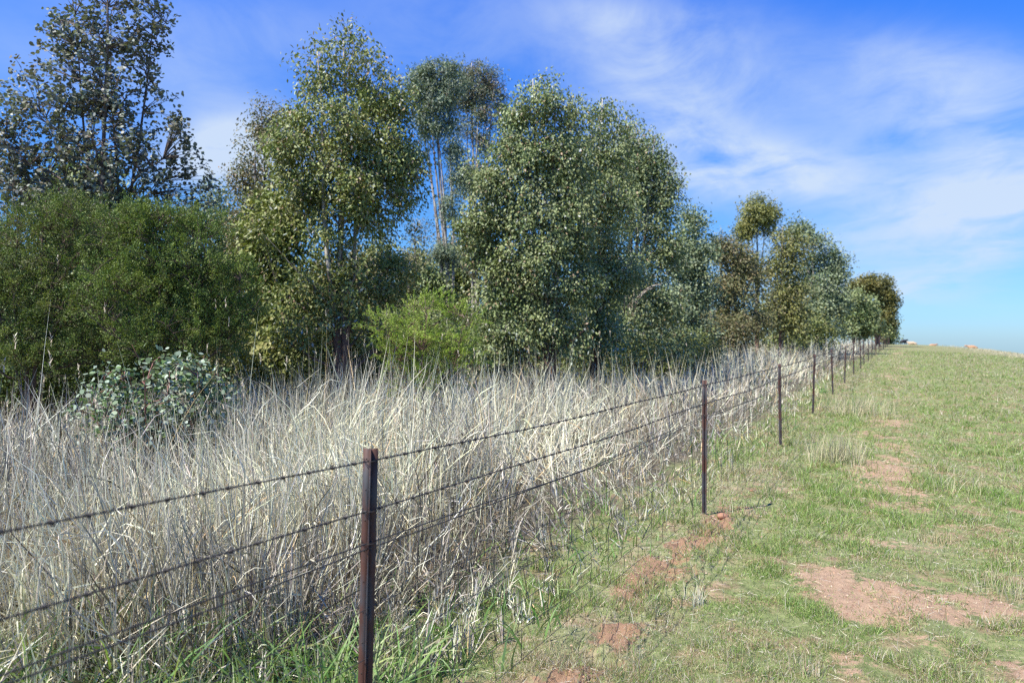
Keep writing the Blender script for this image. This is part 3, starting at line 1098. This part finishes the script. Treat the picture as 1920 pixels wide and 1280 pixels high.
    if spray:
        sd = unit(d * .7 + np.array([0, 0, .45]) + rs.normal(0, .35, (nclust, 3)))
        sdn = np.repeat(sd, nleaf, 0)
        for j in range(0, nclust, twig_every):
            t = np.array([-.3, .1, .5])[:, None]
            P = CL[j] + sd[j] * t * spray; P[2, 2] -= spray * .08
            V, Fs = tube(P, np.array([1., .7, .3]) * twigr, 3, False); bw.add(V, Fs)
        along = rs.rand(n, 1) ** .8
        off = sdn * (along - .35) * spray * csz[:, None] + rs.normal(0, 1, (n, 3)) * spread * (1.05 - along * .75)
        off[:, 2] -= (along[:, 0] ** 2) * spray * .18
    C = cc + off
    if droop >= 0:
        ax = unit(np.stack([rs.normal(0, 1, n) * (1 - droop), rs.normal(0, 1, n) * (1 - droop), -np.ones(n) * droop + rs.normal(0, .25, n) * (1 - droop * .5)], 1) + dd * .25)
    else:
        ax = unit((sdn if spray else unit(off)) + rs.normal(0, .5, (n, 3)) + np.array([0, 0, .3]))
    Nn = unit(dd * .75 + np.array([0, 0, .35]) + rs.normal(0, .62, (n, 3)))
    nr = unit(np.cross(Nn, ax))
    L = leafL * rs.uniform(.6, 1.25, n); W = leafW * rs.uniform(.6, 1.25, n)
    V, Fs, kk = leaf_faces(C, ax, nr, L, W, kind, rs)
    base = pick(cols, nclust, rs, .10, colw)
    col = np.repeat(base, nleaf, 0) * .55 + pick(cols, n, rs, .14, colw) * .45
    if glint:
        g = rs.rand(n) < glint
        col[g] = pick([(.42, .44, .36), (.34, .24, .14)], int(g.sum()), rs)
    me = make_mesh('crown', V, Fs, leafmat or M_LEAF, np.repeat(col, kk, 0))
    V0_ = None
    root_o = empty(name, tuple(org))
    tag(root_o, label, cat, group)
    link('trunk', bw.mesh('trunk', bark or M_BARK, True), root_o)
    link('crown', me, root_o)
    return root_o


OLIVE = [(0.193, 0.23, 0.061), (0.248, 0.281, 0.086), (0.149, 0.185, 0.051), (0.308, 0.303, 0.101)]
BLUEG = [(0.196, 0.243, 0.122), (0.249, 0.297, 0.166), (0.154, 0.195, 0.093), (0.297, 0.33, 0.185)]
GREYG = [(0.207, 0.251, 0.093), (0.269, 0.308, 0.124), (0.157, 0.2, 0.072), (0.314, 0.337, 0.155)]
BROWNG = [(0.21, 0.21, 0.085), (0.25, 0.22, 0.1), (0.17, 0.165, 0.07), (0.25, 0.18, 0.09), (0.16, 0.175, 0.07)]
YELG = [(0.246, 0.246, 0.065), (0.29, 0.275, 0.08), (0.189, 0.203, 0.058), (0.145, 0.167, 0.051)]
WATTLE = [(.12,.18,.04),(.17,.225,.052),(.08,.13,.03),(.23,.27,.07)]
LIME = [(.27,.37,.05),(.34,.43,.075),(.19,.29,.04),(.34,.38,.10)]
DISC = [(.17,.195,.14),(.22,.24,.185),(.12,.145,.095),(.27,.29,.235),(.16,.13,.08)]
SAPL = [(.22,.27,.18),(.32,.37,.27),(.11,.18,.055),(.14,.22,.06),(.40,.44,.35)]

# round leaved gum, left
tree('round_leaved_gum', 'tall open gum with round grey leaves, sky showing through, behind the dark wattles', 'tree',
     205, [(215, -40, 95, 110), (190, 70, 95, 80), (120, 60, 40, 50), (270, 60, 60, 70), (120, 160, 110, 70), (240, 180, 90, 90), (70, 240, 100, 75), (10, 260, 60, 60), (20, 330, 70, 60), (180, 260, 90, 80), (200, 300, 130, 70), (345, 265, 42, 55), (350, 345, 52, 55), (60, 350, 90, 60), (270, 370, 90, 50), (150, 390, 120, 50)],
     12.0, nclust=1000, nleaf=15, leafL=.060, leafW=.055, kind='round', cols=DISC, spread=.075, spray=.26, bough=.22, freef=.75, stems=4, stem_r=.065, seed=1, limbs=34, droop=.25, shell=.32, twigr=.005, bark=M_BARK_D, depth=.8)
# dry reddish twiggy tree at the far left edge
tree('reddish_gum', 'sparse gum with mauve brown twigs at the left edge behind the round leaved gum', 'tree',
     15, [(15, 350, 55, 60), (-20, 400, 60, 60)], 16.0, nclust=90, nleaf=28, leafL=.06, leafW=.03, kind='lance',
     cols=[(.20, .14, .13), (.16, .11, .11), (.14, .14, .10)], spread=.18, stems=3, stem_r=.05, seed=2, limbs=14, twigr=.006, bark=M_BARK_D)
# the big gum
tree('big_gum', 'largest gum, tall dense olive crown left of centre with pale trunks inside', 'tree',
     640, [(640, 105, 78, 58), (600, 150, 60, 60), (690, 165, 70, 70), (640, 240, 115, 80), (560, 260, 70, 70), (735, 275, 62, 75), (650, 340, 130, 70), (755, 350, 48, 62), (690, 400, 95, 60), (560, 350, 70, 70),
           (520, 430, 62, 60), (600, 450, 80, 60), (650, 520, 75, 70), (560, 540, 70, 60), (720, 520, 46, 60, .8), (630, 600, 70, 50), (560, 630, 60, 45), (700, 620, 60, 50, .8), (750, 230, 45, 60), (765, 300, 38, 60)],
     14.5, nclust=760, nleaf=66, leafL=.082, leafW=.036, kind='lance', cols=OLIVE, spread=.20, stems=4, stem_r=.105, seed=3, limbs=46, droop=.55, glint=.10, twigr=.0045, twig_every=2, depth=.95)
tree('brown_tipped_gum', 'browner gum with fine dull leaves leaning on the left flank of the largest gum', 'tree',
     505, [(510, 235, 42, 42), (495, 300, 50, 55), (460, 350, 38, 45), (500, 400, 60, 60), (460, 440, 45, 50), (490, 500, 62, 65), (470, 570, 50, 50), (520, 610, 45, 40)],
     17.0, nclust=420, nleaf=60, leafL=.074, leafW=.032, kind='lance', cols=BROWNG, spread=.20, stems=3, stem_r=.08, seed=4, limbs=26, glint=.10, twig_every=2)
tree('blue_grey_gum', 'blue grey gum filling the gap between the round leaved gum and the largest gum', 'tree',
     410, [(405, 380, 42, 48), (385, 420, 50, 42), (440, 440, 40, 50), (400, 500, 60, 60)], 19.0, nclust=150, nleaf=50, leafL=.085, leafW=.05, kind='lance', cols=BLUEG,
     spread=.26, stems=2, stem_r=.07, seed=5, limbs=12, twig_every=2)
# tall thin pair
tree('slender_gum', 'slender gum with high blue green crown on bare stems, directly right of the largest gum', 'tree',
     846, [(795, 140, 26, 22), (830, 132, 30, 22), (780, 172, 20, 30), (815, 185, 34, 34), (845, 165, 26, 34), (800, 228, 26, 30), (835, 238, 26, 34), (790, 270, 14, 22), (852, 280, 22, 30), (866, 330, 26, 30), (845, 385, 20, 30), (840, 470, 26, 30)],
     25.0, nclust=430, nleaf=70, leafL=.10, leafW=.030, kind='lance', cols=[(.22,.27,.165),(.28,.32,.21),(.17,.215,.125)], spread=.19, freef=.8, bough=.3, stems=6, stem_r=.10, seed=6, limbs=20, twigr=.006, shell=.36, twig_every=2)
tree('slender_gum', 'slender gum whose high blue green crown holds a rusty clump, left of the pointed gum', 'tree',
     890, [(880, 130, 26, 20), (912, 140, 22, 20), (895, 165, 34, 28), (932, 180, 20, 30), (870, 190, 22, 30), (910, 215, 30, 30), (942, 215, 12, 30), (875, 240, 22, 26), (905, 270, 20, 26), (890, 335, 30, 36), (914, 375, 32, 40), (885, 430, 38, 42), (905, 480, 44, 42)],
     27.0, nclust=450, nleaf=68, leafL=.10, leafW=.030, kind='lance', cols=[(.22,.27,.165),(.28,.32,.21),(.17,.215,.125),(.20,.13,.07)], spread=.20, freef=.8, bough=.3, stems=6, stem_r=.10, seed=7, limbs=20, twigr=.006, shell=.36, twig_every=2)
tree('thin_brown_gum', 'thin brownish gum far back in the gap under the slender gums', 'tree',
     790, [(790, 440, 40, 40), (770, 500, 55, 50), (800, 560, 50, 50), (745, 560, 40, 50)], 24.0, nclust=150, nleaf=42, leafL=.085, leafW=.03, kind='lance', cols=BROWNG,
     spread=.25, stems=3, stem_r=.06, seed=8, limbs=14, twigr=.006, twig_every=2)
# central group
tree('broad_gum', 'broad grey green gum in the middle with pointed top and pale low trunk', 'tree',
     1030, [(1015, 175, 50, 46), (980, 215, 40, 45), (1040, 225, 60, 55), (990, 300, 85, 65), (1060, 320, 60, 70), (940, 370, 62, 60), (1010, 400, 90, 65), (930, 450, 62, 60), (1000, 490, 90, 65),
            (930, 540, 60, 60), (1020, 570, 80, 60), (960, 620, 70, 45), (1060, 480, 50, 70), (1040, 640, 80, 40), (930, 655, 60, 34), (920, 330, 45, 50), (900, 430, 45, 60), (1075, 270, 50, 60), (1070, 400, 55, 70), (1075, 540, 55, 60), (955, 290, 40, 50)],
     18.0, nclust=940, nleaf=68, leafL=.082, leafW=.043, kind='lance', cols=GREYG, spread=.22, stems=3, stem_r=.115, seed=9, limbs=44, droop=.6, glint=.08, twig_every=2, depth=.8)
tree('grey_green_gum', 'grey green gum with a rounded head joined to the right of the pointed gum', 'tree',
     1120, [(1128, 215, 34, 38), (1110, 270, 50, 55), (1150, 300, 38, 50), (1120, 370, 60, 60), (1100, 460, 55, 60), (1120, 540, 62, 60), (1090, 620, 60, 45), (1140, 610, 50, 40), (1120, 655, 70, 34), (1085, 350, 60, 70), (1165, 250, 32, 40), (1160, 400, 50, 60), (1165, 520, 50, 60)],
     20.0, nclust=600, nleaf=64, leafL=.082, leafW=.044, kind='lance', cols=GREYG, spread=.25, stems=3, stem_r=.09, seed=10, limbs=30, droop=.6, glint=.08, twig_every=2, stick=[(1165, 590, 1160, 560, .02)])
tree('domed_gum', 'domed gum with heavy boughs and a bleached dead limb, right of the central pair', 'tree',
     1182, [(1195, 270, 30, 30), (1228, 290, 32, 42), (1195, 340, 50, 50), (1245, 350, 38, 45), (1200, 420, 62, 55), (1240, 410, 36, 45), (1190, 500, 55, 55), (1245, 490, 46, 60), (1210, 570, 55, 50), (1250, 560, 50, 50), (1190, 630, 60, 36), (1250, 640, 60, 34), (1200, 290, 50, 40), (1180, 260, 30, 34), (1262, 440, 34, 60), (1225, 330, 55, 60)],
     23.0, nclust=560, nleaf=64, leafL=.090, leafW=.048, kind='lance', cols=GREYG + BLUEG[:2], spread=.27, stems=4, stem_r=.13, seed=11, limbs=34, droop=.55, glint=.06, twig_every=2,
     stick=[(1186, 575, 1212, 545, .035), (1188, 562, 1228, 538, .028)])
tree('rounded_gum', 'smaller rounded blue green gum stepping down to the right of the domed gum', 'tree',
     1300, [(1298, 425, 34, 34), (1312, 470, 32, 44), (1290, 480, 40, 50), (1310, 545, 34, 50), (1280, 560, 46, 52), (1300, 620, 42, 32)],
     28.0, nclust=320, nleaf=62, leafL=.10, leafW=.06, kind='lance', cols=BLUEG, spread=.30, stems=3, stem_r=.10, seed=12, limbs=20, droop=.5, twig_every=2)
tree('brownish_gum', 'low brown green gum with see-through foliage right of the rounded blue green gum', 'tree',
     1375, [(1360, 470, 28, 30), (1385, 490, 34, 40), (1360, 540, 36, 40), (1400, 550, 40, 45), (1370, 600, 44, 36), (1420, 600, 34, 36)],
     36.0, nclust=320, nleaf=56, leafL=.13, leafW=.065, kind='lance', cols=BROWNG, spread=.36, stems=4, stem_r=.10, seed=13, limbs=16, twig_every=3, shell=.36)
tree('lone_headed_gum', 'yellow green gum with a separate round head above the far trees on a bare stem', 'tree',
     1420, [(1420, 395, 34, 28), (1405, 420, 24, 26), (1440, 415, 16, 28), (1395, 445, 20, 18), (1400, 500, 26, 22)],
     46.0, nclust=200, nleaf=60, leafL=.16, leafW=.06, kind='lance', cols=YELG, spread=.36, stems=3, stem_r=.14, seed=14, limbs=14, twig_every=3, twigr=.006)
tree('yellow_green_gum', 'olive yellow gum with billowing foliage just left of the large grey far gum', 'tree',
     1465, [(1470, 450, 30, 34), (1490, 480, 30, 40), (1455, 500, 34, 36), (1480, 545, 40, 45), (1445, 570, 36, 42), (1490, 600, 34, 34)],
     45.0, nclust=300, nleaf=60, leafL=.16, leafW=.075, kind='lance', cols=YELG + BROWNG[:2], spread=.44, stems=3, stem_r=.14, seed=15, limbs=16, twig_every=3)
tree('grey_far_gum', 'large grey green gum, crown sloping down to the right, far along the fence', 'tree',
     1540, [(1495, 430, 24, 22), (1520, 450, 26, 30), (1545, 470, 28, 36), (1570, 500, 22, 36), (1530, 520, 36, 44), (1565, 560, 26, 40), (1530, 590, 38, 38), (1560, 610, 26, 26)],
     56.0, nclust=360, nleaf=60, leafL=.18, leafW=.11, kind='lance', cols=BLUEG, spread=.48, stems=3, stem_r=.18, seed=16, limbs=18, twig_every=3)
tree('small_green_gum', 'small grey green gum between the large far gum and the dark olive one', 'tree',
     1604, [(1608, 565, 26, 28), (1590, 590, 24, 34), (1622, 592, 24, 36), (1600, 618, 34, 20), (1640, 615, 20, 20)],
     76.0, nclust=200, nleaf=56, leafL=.24, leafW=.14, kind='lance', cols=GREYG, spread=.55, stems=2, stem_r=.15, seed=17, limbs=8, twig_every=3)
tree('dark_olive_gum', 'dark olive flat-topped gum near the end of the belt against the sky', 'tree',
     1648, [(1622, 534, 26, 15), (1650, 541, 22, 20), (1664, 562, 15, 22), (1652, 590, 22, 28), (1668, 605, 13, 20), (1630, 600, 22, 26), (1600, 548, 14, 16)],
     92.0, nclust=340, nleaf=60, leafL=.28, leafW=.15, kind='lance', cols=[(.16, .15, .04), (.11, .115, .035), (.22, .19, .05)], spread=.60, stems=3, stem_r=.2, seed=18, limbs=10, twig_every=3)
tree('last_gum', 'small dark gum at the very end of the belt beside the skyline', 'tree',
     1672, [(1664, 618, 11, 16), (1672, 632, 8, 10), (1652, 628, 12, 14)],
     118.0, nclust=110, nleaf=40, leafL=.32, leafW=.18, kind='lance', cols=OLIVE, spread=.65, stems=2, stem_r=.15, seed=19, limbs=6, twig_every=3)
tree('pink_tipped_gum', 'small gum with pinkish pale new leaves low beside the far fence', 'tree',
     1612, [(1610, 603, 9, 12), (1614, 624, 13, 13)], 84.0, nclust=50, nleaf=40, leafL=.2, leafW=.12, kind='lance', cols=[(.34, .24, .21), (.26, .20, .17), (.15, .16, .10)], spread=.4, stems=2, stem_r=.08, seed=20, limbs=5, twig_every=3)

# shrubs
SG = 'shrubs under the gums'
tree('wattle_shrub', 'big dark green fine leaved wattle with a rounded top under the round leaved gum', 'shrub',
     330, [(300, 430, 90, 50), (240, 440, 80, 55), (368, 442, 55, 38), (320, 510, 120, 65), (430, 520, 50, 50), (260, 560, 110, 70), (400, 590, 75, 60), (460, 590, 28, 45), (330, 640, 120, 50)],
     10.2, nclust=1350, nleaf=78, leafL=.035, leafW=.013, kind='fine', cols=WATTLE, spread=.055, spray=.34, freef=.2, bough=.36, group=SG, stems=5, stem_r=.035, bark=M_BARK_D, leafmat=M_FINE, seed=31, limbs=60, droop=-1, shell=.32, twigr=.003, depth=.9)
tree('wattle_shrub', 'loose green wattle shrub cut by the left edge of the picture', 'shrub',
     60, [(120, 420, 90, 55), (40, 440, 70, 60), (150, 490, 90, 60), (50, 530, 110, 70), (130, 590, 90, 60), (20, 620, 90, 60), (-40, 520, 70, 90), (50, 670, 100, 45), (170, 660, 80, 45)],
     10.6, nclust=1350, nleaf=72, leafL=.036, leafW=.013, kind='fine', cols=WATTLE + [(.19, .19, .09)], spread=.06, spray=.32, freef=.12, bough=.42, group=SG, stems=5, stem_r=.04, bark=M_BARK_D, leafmat=M_FINE, seed=32, limbs=50, droop=-1, shell=.30, twigr=.003, depth=.9)
tree('lime_bush', 'bright lime green feathery bush standing in the dry grass at the centre', 'bush',
     800, [(790, 578, 42, 26), (850, 582, 40, 22), (725, 605, 40, 28), (885, 600, 26, 34), (800, 640, 90, 42), (735, 665, 50, 34), (855, 670, 50, 40), (795, 720, 70, 44)],
     10.5, nclust=430, nleaf=84, leafL=.034, leafW=.0085, kind='fine', cols=LIME, spread=.022, spray=.34, group=SG, stems=7, stem_r=.018, bark=M_BARK, leafmat=M_FINE, seed=33, limbs=60, droop=-1, shell=.30, twigr=.003, depth=.8)
tree('gum_sapling', 'low silvery sapling with round coin-like leaves in the dry grass at the left', 'sapling',
     330, [(335, 695, 60, 36), (225, 722, 60, 30), (395, 735, 44, 42), (290, 765, 105, 42), (370, 790, 60, 40), (180, 775, 60, 34), (290, 815, 90, 36)],
     7.9, nclust=300, nleaf=10, leafL=.050, leafW=.047, kind='round', cols=SAPL, spread=.12, group=SG, stems=8, stem_r=.014, bark=mat_plain('red_twig', (.16, .06, .045), (.28, .12, .08)), seed=34, limbs=44, droop=.2, shell=.30, twigr=.0028, depth=.8)
# brush under the belt
FILL = [(20, 680, 12.5, 'dark brush at the left edge behind the wattles', WATTLE, 150), (640, 640, 15.8, 'dim grey green brush between the trunks under the largest gum', GREYG, 120), (150, 640, 12.5, 'dark brush behind the wattles at the left', WATTLE, 200),
        (500, 640, 18.5, 'dull brown brush under the brown tipped gum', BROWNG, 110), (745, 620, 17.5, 'grey green brush behind the lime bush', GREYG, 110),
        (1100, 660, 22.5, 'dark brush at the foot of the central gums', OLIVE, 120), (1240, 650, 26, 'dark brush under the domed gum', OLIVE, 90),
        (1330, 625, 35, 'brown green brush at the foot of the rounded blue green gum', BROWNG, 70), (1490, 625, 52, 'dark brush under the yellow green gum', OLIVE, 60),
        (905, 640, 20, 'blue green brush left of the pointed broad gum', BLUEG, 80)]
for i, (px, py, Y, lab, cl, hw) in enumerate(FILL):
    tree('brush', lab, 'brush', px, [(px - hw * .5, py, hw * .7, 42), (px + hw * .5, py + 5, hw * .7, 40), (px, py + 35, hw, 30)], Y, nclust=230, nleaf=54, leafL=.066 * max(1, Y / 16), leafW=.028 * max(1, Y / 16),
         kind='lance', cols=[tuple(q * .8 for q in c) for c in cl], spread=.24 * max(1, Y / 18), group=SG, stems=4, stem_r=.03, bark=M_BARK_D, seed=60 + i, limbs=14, twig_every=3)  # palette darkened: shade under the trees is put into the leaf colour


# rows of gums deeper in the belt: three grown trees, copied
def back_gum(seed, h, cols):
    rs = np.random.RandomState(seed)
    Y = 20.0
    f = FPX / Y
    base = 640 + EYE * f
    lobes = []
    for k in range(7):
        z = h * (.14 + .76 * k / 6); w = h * .22 * (1 - .45 * (k / 6) ** 2) * rs.uniform(.8, 1.15)
        lobes.append((960 + rs.normal(0, .25) * f, base - z * f, w * f, h * .13 * f))
    return tree('deep_gum', 'dim gum in the rows behind the front trees', 'tree', 960, lobes, Y, nclust=260, nleaf=60, leafL=.13, leafW=.065, kind='lance', cols=cols,
                spread=.30, group='gums in the rows behind', stems=2, stem_r=.08, seed=seed, limbs=14, twig_every=3)


protos = [back_gum(81, 5.0, GREYG), back_gum(82, 5.4, OLIVE), back_gum(83, 4.6, BROWNG)]
rb = np.random.RandomState(12)
spots = []
for w, u0, u1, st in ((11.0, -2, 60, 3.6), (14.5, 0, 80, 3.8), (18.5, 4, 80, 4.2)):
    u = u0
    while u < u1:
        spots.append((u + rb.normal(0, .5), -w + rb.normal(0, .5)))
        u += st * (1 + max(0, u - 20) / 60)
for i, (u, v) in enumerate(spots):
    X, Y = xy(u, v)
    if Y < 3 or X / Y < -0.82:
        continue
    src = protos[i % 3]
    if not src.get('used'):
        o = src; o['used'] = 1
    else:
        o = src.copy(); COL.objects.link(o)
        for ch in list(src.children):
            c = ch.copy(); COL.objects.link(c); c.parent = o
    o.location = (X, Y, float(ground_z(X, Y)) - .05)
    o.rotation_euler = (0, 0, rb.rand() * 6.28)
    s = rb.uniform(.85, 1.1); o.scale = (s, s, s * rb.uniform(.9, 1.1))
for p in protos:
    if 'used' in p: del p['used']
for o in COL.objects:
    if 'used' in o: del o['used']


# ------------------------------------------------------------------ cattle over the brow of the hill
def cow(label, px, Y, body, facing, s=1.0, lying=False):
    X = (px - 960) / FPX * Y
    Z = float(ground_z(X, Y))
    root = empty('cow', (X, Y, Z - (0.55 if lying else 0)))
    root.rotation_euler = (0, 0, facing); root.scale = (s, s, s)
    tag(root, label, 'cow', 'cattle on the brow')
    J = [(-.75, 0, 1.15, .30), (-.35, 0, 1.12, .36), (.10, 0, 1.08, .38), (.55, 0, 1.12, .33), (.85, 0, 1.25, .20), (1.10, 0, 1.38, .15), (1.28, 0, 1.38, .14), (1.52, 0, 1.24, .09)]
    E = [(0, 1), (1, 2), (2, 3), (3, 4), (4, 5), (5, 6), (6, 7)]
    def leg(p, x, y, hind):
        n = len(J)
        kx = -.10 if hind else .0
        J.extend([(x, y, .85, .16), (x + (.10 if hind else 0), y, .60, .09), (x + kx, y, .42, .062), (x + kx * .6, y, .08, .055), (x + kx * .6 + .06, y, .03, .06)])
        E.extend([(p, n), (n, n + 1), (n + 1, n + 2), (n + 2, n + 3), (n + 3, n + 4)])
    leg(0, -.80, .17, True); leg(0, -.74, -.17, True); leg(3, .52, .15, False); leg(3, .60, -.15, False)
    n = len(J); J.extend([(-1.03, 0, 1.10, .035), (-1.08, 0, .7, .025), (-1.07, 0, .45, .05)]); E.extend([(0, n), (n, n + 1), (n + 1, n + 2)])
    n = len(J); J.extend([(1.22, .24, 1.46, .035)]); E.append((6, n))
    n = len(J); J.extend([(1.22, -.24, 1.46, .035)]); E.append((6, n))
    me = bpy.data.meshes.new('body')
    me.from_pydata([j[:3] for j in J], E, [])
    me.materials.append(body)
    o = link('body', me, root)
    sk = o.modifiers.new('skin', 'SKIN'); sk.use_smooth_shade = True
    for v, j in zip(me.skin_vertices[0].data, J):
        v.radius = (j[3] * .85, j[3])
    me.skin_vertices[0].data[2].use_root = True
    sb = o.modifiers.new('sub', 'SUBSURF'); sb.levels = 1; sb.render_levels = 1
    return root


C_BLK = mat_plain('black_hide', (.02, .017, .015), (.05, .04, .035), 3, .7)
C_CRM = mat_plain('cream_hide', (.40, .28, .17), (.50, .37, .24), 3, .8)
C_TAN = mat_plain('tan_hide', (.42, .20, .09), (.52, .28, .14), 3, .8)
cow('black cow grazing on the brow beside the last tree', 1694, 160, C_BLK, .5)
cow('cream cow on the brow, between the black cow and the tan one', 1710, 172, C_CRM, 2.6)
cow('tan cow standing alone on the skyline right of the cream one', 1748, 178, C_TAN, .2)
cow('dull tan cow barely showing over the brow, rightmost of the herd', 1823, 158, C_TAN, 3.0)


# crumbs of red earth on the worn places and along the fence foot
def crumbs():
    rs = np.random.RandomState(77)
    b = Bag()
    x, y, r = polar(26000, 2.2, 20, -20, 38, rs)
    u, v = uv(x, y)
    w = np.clip(soil_mask(x, y) - .2, 0, 1) + .5 * np.exp(-((v - .2) / .3) ** 2) * (u < 11)
    k = (rs.rand(len(x)) < w * .5) & (v > -.4)
    x, y, r = x[k], y[k], r[k]; n = len(x)
    s = np.clip(rs.lognormal(-5.2, .5, n), 0, .011) * np.clip(r / 5, .8, 2)
    base = np.array([[1, 0, 0], [.3, .95, 0], [-.8, .6, 0], [-.8, -.6, 0], [.3, -.95, 0], [.1, .1, .8]])
    P = base[None] * (1 + rs.normal(0, .2, (n, 6, 1))) * s[:, None, None]
    P = P + np.stack([x, y, ground_z(x, y) - .001], 1)[:, None]
    i = (np.arange(n) * 6)[:, None]
    F = np.concatenate([i + np.array([[a, (a + 1) % 5, 5]]) for a in range(5)])
    b.add(P.reshape(-1, 3), [F], np.repeat(pick([(.42, .26, .155), (.30, .17, .10), (.22, .13, .085), (.5, .36, .24)], n, rs), 6, 0))
    return b


M_CRUMB = mat_blade('earth_crumb', 0.0, .95, .1)
tag(link('earth_crumbs', crumbs().mesh('earth_crumbs', M_CRUMB)), 'crumbs of red earth lying on the worn patches of the pasture', 'earth crumbs', kind='stuff')


# taller bleached grass along the brow at the right
def brow_grass():
    rs = np.random.RandomState(88)
    b = Bag()
    n = 42000
    u = rs.uniform(70, 150, n); v = rs.uniform(5, 60, n)
    x, y = xy(u, v)
    k = (x / y < .72) & (rs.rand(n) < sstep(5, 16, v) * (.12 + .88 * sstep(.42, .6, fbm(x, y, .10, 3))))
    x, y = x[k], y[k]; n = len(x)
    V, F, C, _ = ribbons(np.stack([x, y, ground_z(x, y) - .02], 1), rs.rand(n) * 2 * pi, rs.uniform(.12, .42, n), rs.uniform(.015, .04, n),
                         np.abs(rs.normal(.25, .25, n)), rs.normal(.3, .3, n), 2, pick([(.56, .49, .32), (.47, .40, .26), (.36, .34, .17)], n, rs), 2)
    b.add(V, F, C)
    return b


tag(link('bleached_brow_grass', brow_grass().mesh('bleached_brow_grass', M_STRAW)), 'taller bleached grass fringing the brow of the hill at the right', 'dry grass', kind='stuff')
